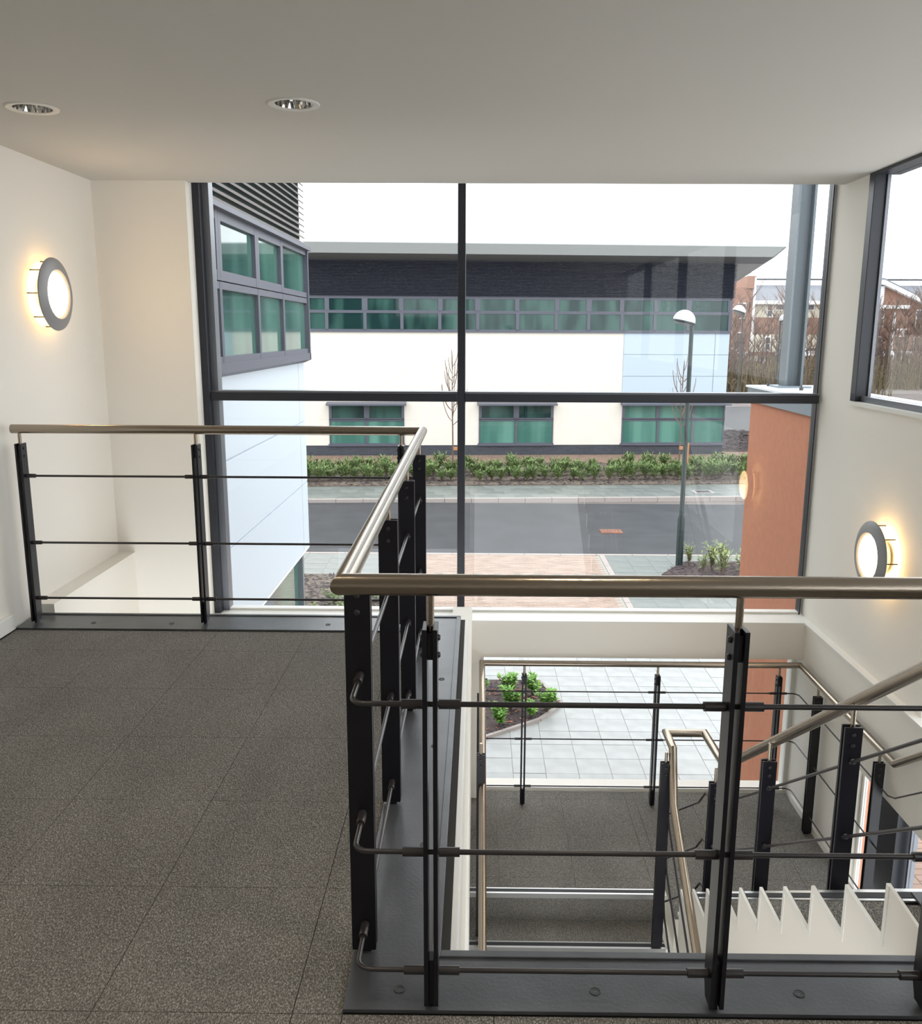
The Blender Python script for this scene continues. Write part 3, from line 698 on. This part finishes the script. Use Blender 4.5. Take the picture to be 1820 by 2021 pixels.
# bed beside wing
poly = [(-6, 12.5), (-1.75, 12.5), (-1.75, 19.3), (-6, 19.3)]
bw_ = bed('brown planted bed at the foot of the white wing', poly, G + .02, 'soil'); chips(bw_, [(-4.2, 16), (-1.75, 16), (-1.75, 19.3), (-4.2, 19.3)], 900, .06, G + .02)
gq = leafy('ground_plant', 'leaf2', .35, .25, 110, .12, .02, '', 'plant', 'low plants by the white wing', up_=.8)
for i in range(9):
    o = gq if i == 0 else copy_tree(gq); o.location = (-3.7 + .24 * i + R.uniform(-.1, .1), 16.6 + R.uniform(-.5, .9), G); s = R.uniform(.7, 1.2); o.scale = (s, s, s * .8)
    o['label'] = 'low green plant in the brown bed at the foot of the white wing'
# hedge planting across the road
poly = [(-9, 31.45), (13.2, 31.45), (13.2, 36.6), (-9, 36.6)]
bh = bed('dark soil bed along the far footpath under low green plants', poly, G + .03, 'soil'); chips(bh, poly, 2600, .09, G + .03); turn(bh)
hv = [leafy('low_shrub', 'leaf2', .60, .36, 190, .24, .02, '', 'shrub', 'low bamboo-like shrubs planted in rows across the road', up_=1.3, stems=10) for _ in range(3)]
def sector(x):
    for lim, t in ((-3, 'at the left end'), (-.8, 'round the left young tree'), (2, 'behind the central window bar'), (5, 'below the middle office window'),
                   (6.8, 'below the pale blue panels'), (8.5, 'round the right young tree')):
        if x < lim: return t
    return 'at the right end'
k = 0
for row, yy in enumerate((32.35, 33.3, 34.3)):
    for i in range(46):
        x = -7.7 + .45 * i + R.uniform(-.15, .15) + .28 * (row % 2)
        o = hv[k] if k < 3 else copy_tree(hv[k % 3])
        s = R.uniform(.8, 1.25); o.location = (x, yy + R.uniform(-.2, .2), G + .02); o.scale = (s, s, s * R.uniform(.85, 1.1)); o.rotation_euler.z = R.uniform(0, 6.28)
        turn(o); o['label'] = 'low leafy shrub, %s of roadside planting, %s' % (('front row', 'middle row', 'back row')[row], sector(x)); k += 1
gr_ = bed('strip of pinkish brown gravel at the foot of the office wall', [(-9, 36.6), (14, 36.6), (14, 40.5), (11.35, 40.5), (11.35, 39.05), (-9, 39.05)], G + .06, 'gravel', 'gravel_strip'); turn(gr_)
g2 = bed('dark mulched bed behind the office corner by the side road', [(11.5, 40.6), (24, 40.6), (24, 49.5), (11.5, 49.5)], G + .08, 'mulch', 'planting_bed'); chips(g2, [(11.5, 40.6), (17, 40.6), (17, 49.5), (11.5, 49.5)], 900, .16, G + .08)

# ------------------------------------------------------------------ bare trees
def branch(m, p, d, ln, r, depth, up_, spread, n_side=5):
    p = Vector(p); d = Vector(d).normalized(); pts = [p]; rr = [r]; seg = 4
    for i in range(seg):
        d = (d + Vector((R.uniform(-.07, .07), R.uniform(-.07, .07), up_))).normalized(); p = p + d * ln / seg; pts.append(p); rr.append(max(.0025, r * (1 - (i + 1) / seg * .8)))
    m.tube(pts, rr, n_side, caps=False)
    if depth > 0:
        for k in range(R.randint(3, 5)):
            t = R.uniform(.25, 1); q = pts[0].lerp(pts[-1], t) if False else pts[min(seg, int(t * seg))]
            a = R.uniform(0, 6.28); nd = (d + Vector((math.cos(a), math.sin(a), .1)) * spread).normalized()
            branch(m, q, nd, ln * R.uniform(.35, .55), max(.003, r * .35), depth - 1, up_, spread, 4)
def young_tree(x, y, h, label, lean=0):
    o = thing('young_tree', (x, y, G), label, 'tree'); m = MB()
    tr = [Vector((x + lean * t + .02 * math.sin(t * 7), y, G + h * t)) for t in (0, .2, .4, .6, .8, 1)]
    m.tube(tr, [.035, .03, .026, .02, .012, .004], 7, caps=False); m.build('trunk', M['bark'], o, smooth=True)
    b = MB()
    for k in range(17):
        t = .42 + .5 * k / 17; a = k * 2.4; q = Vector((x + lean * t, y, G + h * t)); L = h * (.34 - .2 * (t - .42) / .5) * R.uniform(.8, 1.15)
        pts = [q]; d = Vector((math.cos(a), math.sin(a) * .9, .35)); rr = [.011]
        for i in range(6):
            d = (d * .8 + Vector((-.0, 0, .42))).normalized(); pts.append(pts[-1] + d * L / 6); rr.append(.015 * (1 - i / 7) + .004)
        b.tube(pts, rr, 4, caps=False)
        for j in range(3):
            branch(b, pts[2 + j], d + Vector((R.uniform(-.5, .5), R.uniform(-.5, .5), 0)), L * .3, .004, 0, .08, .5, 3)
    b.build('branches', M['twig'], o); return o
t1 = young_tree(-1.35, 33.4, 4.7, 'bare young tree with upswept twigs, left of the central window bar'); 
s1 = thing('tree_stake', (-1.0, 33.3, G), 'short orange timber stake beside the left young tree', 'stake'); MB().box(-1.03, -.96, 33.25, 33.32, G, G + 1.3).build('stake_post', M['stake'], s1); MB().box(-1.32, -.96, 33.24, 33.33, G + 1.05, G + 1.17).build('tie', M['stake'], s1)
t2 = young_tree(7.45, 33.4, 4.5, 'slender bare young tree left of the near lamp post')
s2 = thing('tree_stake', (7.75, 33.3, G), 'short orange timber stake beside the right young tree', 'stake'); MB().box(7.72, 7.79, 33.25, 33.32, G, G + 1.3).build('stake_post', M['stake'], s2); MB().box(7.42, 7.79, 33.24, 33.33, G + 1.05, G + 1.17).build('tie', M['stake'], s2)
for o in (t1, t2, s1, s2): turn(o)
def bare_tree():
    o = thing('bare_tree', (0, 0, 0), '', 'tree', 'bare trees of the distant thicket'); m = MB(); tw = MB()
    for s in range(R.randint(2, 3)):
        a = R.uniform(0, 6.28); b = Vector((.3 * math.cos(a), .3 * math.sin(a), 0)); h = R.uniform(5.5, 8.2)
        pts = [b]; d = Vector((R.uniform(-.1, .1), R.uniform(-.1, .1), 1)); rr = [.07]
        for i in range(7): pts.append(pts[-1] + (d + Vector((R.uniform(-.06, .06), R.uniform(-.06, .06), 0))).normalized() * h / 7); rr.append(.07 * (1 - (i + 1) / 7.4))
        m.tube(pts, [q_ * 1.25 + .01 for q_ in rr], 5, caps=False)
        for k in range(34):
            q = pts[R.randint(1, 7)]; a = R.uniform(0, 6.28)
            branch(tw, q, (math.cos(a) * .7, math.sin(a) * .7, .9), h * R.uniform(.14, .28), .034, 1, .06, .6, 3)
    m.build('trunk', M['bark'], o); tw.build('branches', M['twig'], o, recalc=False); return o
bt = [bare_tree() for _ in range(4)]; k = 0
for x0, x1, n, y0, y1, zb in ((23, 38, 30, 84, 92, G - .1), (38, 48, 12, 92, 98, G - .1), (40, 62, 34, 92, 99, G - .1)):
    for i in range(n):
        o = bt[k] if k < 4 else copy_tree(bt[k % 4]); x = x0 + (x1 - x0) * (i + R.uniform(0, .8)) / n
        s = R.uniform(.75, 1.2); o.location = (x, R.uniform(y0, y1), zb); o.scale = (s, s, s * R.uniform(.85, 1.05)); o.rotation_euler.z = R.uniform(0, 6.28); k += 1
        o['label'] = 'bare brown tree in the thicket ' + ('between office corner and grey column' if x < 31 else 'just right of the grey column' if x < 40 else 'in front of the gabled brick house')
br = MB()
for i in range(2600):
    x = R.uniform(20, 64); y = R.uniform(81, 92) if x < 38 else R.uniform(90, 98); h = R.uniform(.8, 3.6); a = R.uniform(-.5, .5)
    p = Vector((x, y, G - .14)); t = p + Vector((a, R.uniform(-.5, .5), h)); s = Vector((.035, 0, 0))
    br.add([p - s * 1.5, p + s * 1.5, t + s * .5, t - s * .5], [(0, 1, 2, 3)])
    for j in range(3):
        q = p.lerp(t, R.uniform(.3, 1)); u = q + Vector((R.uniform(-.6, .6), R.uniform(-.3, .3), R.uniform(.1, .6)))
        br.add([q - s, q + s, u + s * .4, u - s * .4], [(0, 1, 2, 3)])
o = br.build('brushwood', mat('olive brown brushwood', (.17, .13, .07), .9, c2=(.09, .07, .045), scale=.5), recalc=False, origin=(40, 88, G)); tag(o, 'tangled olive brown undergrowth below the distant bare trees', 'undergrowth', kind='stuff')

# ------------------------------------------------------------------ street lamps
def street_lamp(x, y, h, face, sc, label, tilt=.22):
    o = thing('street_lamp', (x, y, G), label, 'street lamp', None)
    MB().lathe([(.085, 0), (.085, 1.15), (.055, 1.25), (.048, h)], (x, y, G), n=16).build('pole', M['pole'], o, smooth=True)
    MB().box(x - .03, x + .03, y - .09, y - .08, G + .35, G + .9).build('access_door', M['pole'], o)
    ax = Vector((-face * math.sin(tilt), 0, math.cos(tilt))); r = .25 * sc; c = Vector((x + face * r * .72, y, G + h + r * .18 * face * face))
    prof = [(r * math.cos(a), r * .98 * math.sin(a)) for a in [i * math.pi / 2 / 10 for i in range(10)]] + [(.0001, r * .98)]
    MB().lathe(prof, c, ax, 32).build('dome', M['dome'], o, smooth=True)
    MB().lathe([(r * 1.02, .0), (r * 1.02, -.035 * sc), (r * .93, -.05 * sc)], c, ax, 32).build('rim', M['pole'], o, smooth=True)
    MB().lathe([(r * .93, -.045 * sc), (r * .6, -.085 * sc), (.0001, -.10 * sc)], c, ax, 32).build('lens', M['lens'], o, smooth=True)
    MB().tube([(x, y, G + h - .1), (x, y, G + h), (x + face * r * .35, y, G + h + .02)], .03 * sc, 8).build('arm', M['pole'], o, smooth=True)
    return o
street_lamp(4.83, 20.28, 5.68, -1, 1, 'near black street lamp with white dome in front of the office corner')
street_lamp(20.6, 70, 7.05, -1, 1.9, 'distant street lamp just right of the office wall, dome facing left', .3)
street_lamp(16.15, 48, 6.15, 1, 1.15, 'distant street lamp with white dome facing right, left of the grey column', .3)

# ------------------------------------------------------------------ office across the road
ob = thing('office_building', (1.2, 39.1, G), 'long two-storey office across the road with cream walls, green glass band and overhanging roof', 'building')
Y0 = 39.1
MB().box(-22, 11.2, Y0 + .02, 54, G - .12, -3.3).build('plinth', M['dbrick'], ob)
W_ = MB()
gw = [(-14.6, -11.3), (-6.55, -3.25), (.06, 3.4), (6.5, 11.2)]; zs0, zs1 = -3.27, -1.42
xs = -22
for a, b in gw: W_.box(xs, a, Y0, Y0 + .3, -3.3, zs1) if xs < 6.5 else None; xs = b
W_.box(-22, 6.45, Y0, Y0 + .3, zs1, 1.67); W_.build('wall', M['render'], ob)
MB().box(-22, 11.15, Y0 + .3, 53.9, -3.3, 4.9).build('core', M['render'], ob)
for (xa, xb) in ((6.45, 10.55), (10.56, 11.2)):
    for za, zb in ((-1.42, -.24), (-.235, .71), (.715, 1.67)):
        MB().box(xa + .006, xb - .006, Y0 - .02, Y0 + .3, za + .006, zb - .006).build('wall_panel', M['panel2'], ob)
MB().box(6.45, 11.19, Y0 + .02, Y0 + .3, -1.42, 1.67).build('panel_backing', M['seam'], ob)
# window band
mx_ = [-20.5, -18.2, -16.5, -14.8, -13.1, -11.5, -9.9, -8.27, -6.54, -4.9, -3.31, -1.67, -.02, 1.72, 3.42, 4.85, 6.33, 7.8, 9.29, 11.15]
for za, zb, mt, wd in ((1.72, 2.44, 'gl_up', 0), (2.54, 3.05, 'gl_up', 0)):
    for i, (a, b) in enumerate(zip(mx_, mx_[1:])):
        fw = .07 if not (za > 2 and i % 3 != 1) else .12
        fr_ = MB().box(a, b, Y0 - .04, Y0 + .1, za - .05, za + (.04 if za < 2 else .02)).box(a, b, Y0 - .04, Y0 + .1, zb - .0, zb + .06).box(a, a + fw, Y0 - .04, Y0 + .1, za, zb).box(b - fw, b, Y0 - .04, Y0 + .1, za, zb).build('window_frame', M['pframe'], ob)
        MB().box(a + fw, b - fw, Y0 + .0, Y0 + .05, za + .02, zb).build('pane', M[mt], fr_)
MB().box(-22, 11.22, Y0 - .08, Y0 + .12, 1.64, 1.70).box(-22, 11.22, Y0 - .05, Y0 + .12, 3.08, 3.17).box(11.1, 11.22, Y0 - .05, Y0 + .3, 1.64, 3.17).box(-22, 11.15, Y0 + .1, Y0 + .12, 1.7, 3.1).build('band_frame', M['pframe'], ob)
# louvres
lv = MB()
for i in range(24):
    z = 3.17 + i * .0608
    lv.prism([(-22, Y0 - .02, z), (-22, Y0 - .13, z - .005), (-22, Y0 - .13, z + .012), (-22, Y0 - .02, z + .045)], (33.22, 0, 0))
    lv.prism([(11.2, 50, z), (11.33, 50, z - .005), (11.33, 50, z + .012), (11.2, 50, z + .045)], (0, -11, 0))
o = lv.build('louvre_blades', M['louvre'], ob); o['kind'] = 'stuff'
MB().box(-22, 11.2, Y0 - .02, 50, 3.17, 4.66).build('louvre_backing', M['louvre'], ob)
# ground windows
for (a, b) in gw[1:]:
    three = b > 10; cols = [a, (a + b) / 2, b] if not three else [a, a + 1.65, a + 3.25, b]
    MB().box(a - .05, b + .03, Y0 - .06, Y0 + .1, -3.33, -3.23).build('window_sill', M['pframe'], ob)
    MB().prism([(a - .08, Y0 - .55, -1.50), (a - .08, Y0 - .55, -1.43), (a - .08, Y0 + .05, -1.36), (a - .08, Y0 + .05, -1.50)], (b - a + .18, 0, 0)).build('window_canopy', M['pframe'], ob)
    for c, d in zip(cols, cols[1:]):
        for za, zb, mt in ((-3.23, -2.18, 'gl_lo'), (-2.12, -1.5, 'gl_up')):
            fw = .05 if za < -3 else (.12 if not three or c == a else .07)
            f_ = MB().box(c, d, Y0 - .04, Y0 + .1, za - .06, za + .03).box(c, d, Y0 - .04, Y0 + .1, zb - .04, zb + .05).box(c, c + fw, Y0 - .04, Y0 + .1, za, zb).box(d - fw, d, Y0 - .04, Y0 + .1, za, zb).build('window_frame', M['pframe'], ob)
            MB().box(c + fw, d - fw, Y0 + .0, Y0 + .06, za + .02, zb - .02).build('pane', M['gl_lo'] if za < -3 or three else M[mt], f_)
# roof
yf = 37.55; XE = 12.85; dx = .27
fa = MB()
def strip(p, q, t=.05): return fa.prism([p[0], q[0], q[1], p[1]], (0, t, .0))
fa.prism([(-22, yf, 5.20), (XE, yf, 5.20), (XE - .35, yf + .3, 4.83), (-22, yf + .3, 4.83)], (0, .08, 0))
fa.prism([(XE, yf, 5.20), (XE + 20 * dx, yf + 20, 5.20), (XE - .35 + 20 * dx, yf + 20, 4.83), (XE - .35, yf + .3, 4.83)], (-.08, 0, 0))
fa.build('roof_fascia', M['fascia'], ob)
MB().prism([(-22, yf, 5.20), (XE, yf, 5.20), (XE + 17 * dx, yf + 17, 5.20), (-22, yf + 17, 5.20)], (0, 0, .07)).build('roof', M['fascia'], ob, bevel=.03)
MB().prism([(-22, yf + .3, 4.83), (-22, Y0 + .05, 4.64), (-22, Y0 + .05, 4.68), (-22, yf + .3, 4.87)], (XE - .35 + 22, 0, 0)).build('soffit', M['soffit'], ob)
MB().add([(11.2, Y0, 4.65), (XE - .35, yf + .3, 4.84), (XE - .35 + 18 * dx, yf + 18, 4.84), (11.2 + 17 * dx, Y0 + 17, 4.65), (11.2, Y0, 4.70), (XE - .35, yf + .3, 4.89), (XE - .35 + 18 * dx, yf + 18, 4.89), (11.2 + 17 * dx, Y0 + 17, 4.70)], [(0, 1, 2, 3), (4, 7, 6, 5), (0, 4, 5, 1), (1, 5, 6, 2), (2, 6, 7, 3), (3, 7, 4, 0)]).build('side_soffit', M['fascia'], ob)
turn(ob)

# ------------------------------------------------------------------ white wing of the hall's own building
wg = thing('building_wing', (-3.5, 9, G), 'white clad wing at left with louvres above a projecting green glass window', 'building')
XW = -2.26; YC = 11.5
MB().box(-9, XW - .012, 6.56, YC - .02, -1.17, 4.9).build('core', M['panel2'], wg)
for (ya, yb) in ((6.56, 11.13), (11.14, YC)):
    for za, zb in ((-1.17, -.30), (-.295, .51), (.515, 1.34)):
        MB().box(XW - .03, XW, ya + .004, yb - .004, za + .005, zb - .005).build('wall_panel', M['panel'], wg)
MB().box(-9, XW, 6.56, YC, -1.20, -1.17).build('edge_strip', M['white'], wg)
MB().box(-8.8, XW - .12, 7.0, YC - .12, G - .1, -1.2).build('ground_floor_glazing', M['gl_wing'], wg)
for y in (7.6, 9.55, 11.3): MB().box(XW - .14, XW - .06, y, y + .08, G - .1, -1.2).build('glazing_bar', M['coping'], wg)
MB().box(XW - .14, XW - .05, 7, YC, G - .1, G + .12).box(XW - .14, XW - .05, 7, 9.55, -1.38, -1.2).build('glazing_rail', M['coping'], wg)
# window box
for za, zb in ((1.42, 2.03), (2.12, 2.62)):
    for ya, yb in ((6.6, 7.66), (7.66, 8.98), (8.98, 10.12), (10.12, YC + .04)):
        fw = .035 if za < 2 or ya > 10 else .075
        f_ = MB().box(XW, XW + .07, ya, ya + fw, za - .04, zb + .04).box(XW, XW + .07, yb - fw, yb - .004, za - .04, zb + .04).box(XW, XW + .068, ya + fw, yb - fw, za - .04, za + fw * .6).box(XW, XW + .068, ya + fw, yb - fw, zb - fw * .6, zb + .04).build('window_frame', M['pframe'], wg)
        MB().box(XW + .01, XW + .03, ya + fw, yb - fw, za + fw * .6, zb - fw * .6).build('pane', M['gl_wing'], f_)
MB().prism([(XW, 6.6, 1.26), (XW + .09, 6.6, 1.30), (XW + .09, 6.6, 1.385), (XW, 6.6, 1.385)], (0, YC + .06 - 6.6, 0)).build('window_sill', M['pframe'], wg)
MB().box(XW, XW + .13, 6.6, YC + .06, 2.655, 2.70).box(XW, XW + .09, YC, YC + .05, 1.3, 2.66).build('window_surround', M['pframe'], wg)
MB().box(-9, XW, 6.56, YC, 1.34, 4.9).build('louvre_backing', M['louvreback'], wg)
for i in range(28):
    z = 2.73 + i * .070
    MB().prism([(XW, 6.6, z + .042), (XW + .055, 6.6, z), (XW + .062, 6.6, z + .016), (XW, 6.6, z + .060)], (0, YC + .015 - 6.6, 0)).build('louvre_blade', M['louvre2'], wg)

# ------------------------------------------------------------------ orange entrance wall with roof and column
ow = thing('entrance_wall', (3.15, 8.2, G), 'terracotta rendered entrance wall with blue grey coping, right of the court', 'wall')
MB().box(3.02, 3.34, 6.62, 9.75, G - .05, .93).build('rendered_wall', M['orange'], ow)
MB().box(2.99, 3.75, 6.62, 9.80, .93, 1.08).build('coping', M['coping'], ow)
MB().box(2.97, 3.77, 6.62, 9.82, 1.08, 1.10).build('roof_edge', M['coptop'], ow)
for x, y in ((3.2, 8.0), (3.15, 9.6), (3.6, 9.2), (3.25, 8.9)): MB().lathe([(.02, 0), (.02, .03), (.008, .035), (.008, .055), (.0001, .055)], (x, y, 1.10), n=10).build('roof_bolt', M['iron'], ow)
sc_ = thing('steel_column', (3.33, 9.4, 1.1), 'blue grey steel column rising from the entrance roof', 'column')
MB().box(3.220, 3.245, 9.30, 9.50, 1.10, 5.4).box(3.380, 3.405, 9.30, 9.50, 1.10, 5.4).box(3.245, 3.380, 9.39, 9.41, 1.10, 5.4).build('column_shaft', M['column'], sc_)
MB().box(3.140, 3.480, 9.24, 9.56, 1.10, 1.12).build('base_plate', M['coping'], sc_)
bo = MB(); v = bmesh.new(); bmesh.ops.create_icosphere(v, subdivisions=2, radius=1)
vs = [(18.2 + p.co.x * .5 * (1 + R.uniform(-.12, .12)), 60 + p.co.y * .4, G + .25 + p.co.z * .35 * (1 + R.uniform(-.15, .15))) for p in v.verts]
bo.add(vs, [tuple(q.index for q in f_.verts) for f_ in v.faces]); v.free()
bo2 = bo.build('boulder', M['rock'], origin=(18.2, 60, G)); bo2.location = (22.9, 75, G); tag(bo2, 'pale boulder lying beyond the entrance roof near the thicket', 'rock')

# ------------------------------------------------------------------ distant brick houses
def hwin(parent, x, z, wd, h, y, m='white', bars=1):
    f_ = MB().box(x - wd / 2 - .12, x + wd / 2 + .12, y - .12, y + .05, z - .12, z + h + .12).build('window_frame', M[m], parent)
    for i in range(bars + 1):
        a = z + h * i / (bars + 1); MB().box(x - wd / 2, x + wd / 2, y - .16, y - .11, a + .04, a + h / (bars + 1) - .04).build('pane', M['wdark'], f_)
h1 = thing('apartment_building', (46, 130, -1.5), 'distant long brick and cream block with grey slate roof', 'building')
MB().box(36.5, 39.0, 128.5, 140, -1.6, 8.0).box(38.1, 39.3, 128.2, 140, 7.9, 9.6).build('brick_tower', M['rbrick'], h1)
MB().box(39.3, 76, 130, 142, -1.6, 3.9).build('brick_wall', M['rbrick'], h1)
MB().box(39.3, 76, 129.9, 142, 3.9, 6.1).build('upper_wall', M['cream'], h1)
MB().box(39.3, 70, 129.85, 130, -1.0, 1.5).build('lower_wall', M['cream'], h1)
MB().prism([(39.2, 129.0, 6.2), (39.2, 136, 8.75), (39.2, 143, 6.2)], (37, 0, 0)).build('roof', M['slate'], h1)
MB().box(39.2, 76, 128.85, 129.3, 5.75, 6.25).build('gutter', M['white'], h1)
MB().box(39.2, 76, 136, 140, 8.7, 9.45).box(39.0, 76, 135.8, 140.2, 9.7, 9.95).build('parapet', M['white'], h1)
MB().box(39.05, 39.3, 128.1, 128.4, 0, 9.4).build('down_pipe', M['white'], h1)
for x, y, z in ((40.5, 137, 10), (42.2, 137, 10), (44.8, 137, 10), (46.2, 137, 10)): MB().box(x, x + .7, y, y + .5, 9.95, 10.9).build('roof_vent', M['fascia'], h1)
for x, wd in ((42.0, .6), (46.0, .6), (50.2, .6), (52.2, .8), (67, .8)): hwin(h1, x, 4.05, wd, 1.7, 129.9); hwin(h1, x, -.7, wd, 1.8, 129.85)
for x in (43.6, 47.5, 51.2): hwin(h1, x, 5.0, 1.5, .7, 129.9, bars=0)
hwin(h1, 37.6, 3.8, .9, 2.0, 128.5); hwin(h1, 37.6, -.5, .9, 2.2, 128.5)
h2 = thing('gabled_house', (62, 122, -1.5), 'distant orange brick house with white gable trim beyond the right window', 'building')
k = 122 / 130
MB().box(50, 54.6, 122, 127, -1.7, 7.9).build('side_bay', M['white'], h2)
for i in range(9): MB().box(50, 54.65, 121.9, 122, 5.5 + i * .28, 5.5 + i * .28 + .2).build('cladding_board', M['white'], h2)
MB().prism([(54.2, 122.4, -1.7), (54.2, 122.4, 7.7), (54.6, 122.4, 8.0), (62.5, 122.4, 4.4), (64, 122.4, 3.8), (64, 122.4, -1.7)], (0, 5, 0)).build('brick_wall', M['rbrick'], h2)
MB().box(50, 57.9, 121.2, 122.4, 5.0, 5.45).build('canopy', M['white'], h2)
MB().box(50, 57.8, 122.0, 122.4, -1.7, 5.0).build('front_wall', M['rbrick'], h2)
MB().prism([(50, 121.4, 9.0), (51.0, 121.4, 8.55), (52.0, 121.4, 8.6), (54.3, 121.4, 8.75), (64.8, 121.4, 4.0), (64.8, 121.4, 3.4), (54.3, 121.4, 8.15), (50, 121.4, 8.1)], (0, 1.0, 0)).build('bargeboard', M['white'], h2)
MB().prism([(50, 121.8, 9.0), (51.0, 121.8, 8.6), (52.2, 121.8, 8.95), (54.4, 121.8, 9.0), (64.9, 121.8, 4.2), (64.9, 121.8, 3.95), (54.3, 121.8, 8.7), (50, 121.8, 8.5)], (0, 6, 0)).build('roof', M['slate'], h2)
for x in (54.4, 59.9): hwin(h2, x, 2.7, .8, 2.1, 122.0 if x < 58 else 122.4); hwin(h2, x, -.9, .8, 2.1, 122.0 if x < 58 else 122.4)
MB().box(56.1, 56.4, 121.7, 122, -1.7, 4.5).build('down_pipe', M['white'], h2)
fr2 = MB().box(56.5, 58.0, 121.2, 122, 1.3, 1.45).build('balcony', M['white'], h2)
for i in range(7): MB().box(56.5 + i * .23, 56.55 + i * .23, 121.2, 121.25, 1.45, 2.3).build('baluster', M['white'], fr2)
MB().box(56.5, 58.0, 121.18, 121.26, 2.25, 2.35).build('balcony_rail', M['white'], fr2)
# cars in the far car park
def car(x, y, z, rz, m, label):
    o = thing('car', (0, 0, 0), label, 'car', None)
    b = MB(); hw = .85
    pf = [(-2.1, .35), (-2.1, .75), (-1.9, .95), (-1.1, 1.02), (-.45, 1.45), (.9, 1.48), (1.6, 1.05), (2.05, .95), (2.12, .4)]
    b.prism([(x_, -hw, z_) for x_, z_ in pf], (0, 2 * hw, 0)); b.build('body', m, o, bevel=.06)
    MB().prism([(-.95, -hw - .01, 1.02), (-.42, -hw - .01, 1.38), (.85, -hw - .01, 1.40), (1.35, -hw - .01, 1.06)], (0, 2 * hw + .02, 0)).build('side_glass', M['wdark'], o)
    MB().prism([(-1.12, -hw + .1, 1.03), (-.50, -hw + .1, 1.44), (-.46, -hw + .1, 1.46), (-1.06, -hw + .1, 1.06)], (0, 2 * hw - .2, 0)).build('windscreen', M['wdark'], o)
    for a in (-1.35, 1.3):
        for s in (-1, 1): MB().lathe([(.0001, .1), (.2, .1), (.31, .09), (.31, -.09), (.0001, -.09)], (a, s * hw, .31), (0, 1, 0), 16).build('wheel', M['tyre'], o)
    for c in o.children: pass
    o.location = (x, y, z); o.rotation_euler.z = rz; return o
cz = -1.62
car(39.5, 116, cz - .1, 1.3, M['carw'], 'white car nearest the office corner in the far car park')
car(43.2, 118, cz, .4, M['carw'], 'white estate car parked left of the grey column')
car(34.0, 117, cz, 1.5, M['cars'], 'silver car partly hidden beside the office wall')
car(52.5, 117, cz, .2, M['cars'], 'silver car seen through the right window behind bare trees')
car(58.0, 118, cz, 1.4, M['carw'], 'white car at the far right behind bare trees')
fe = thing('railing_fence', (57, 112, -1.9), 'low white rail fence behind the bare trees at far right', 'fence')
MB().box(51, 64, 111.9, 112, -.55, -.45).build('top_rail', M['white'], fe)
for i in range(14): MB().box(51 + i, 51.1 + i, 111.9, 112, -2.8, -.45).build('fence_post', M['white'], fe)
for o in list(bpy.data.objects):
    if o.get('label') == '': del o['label']
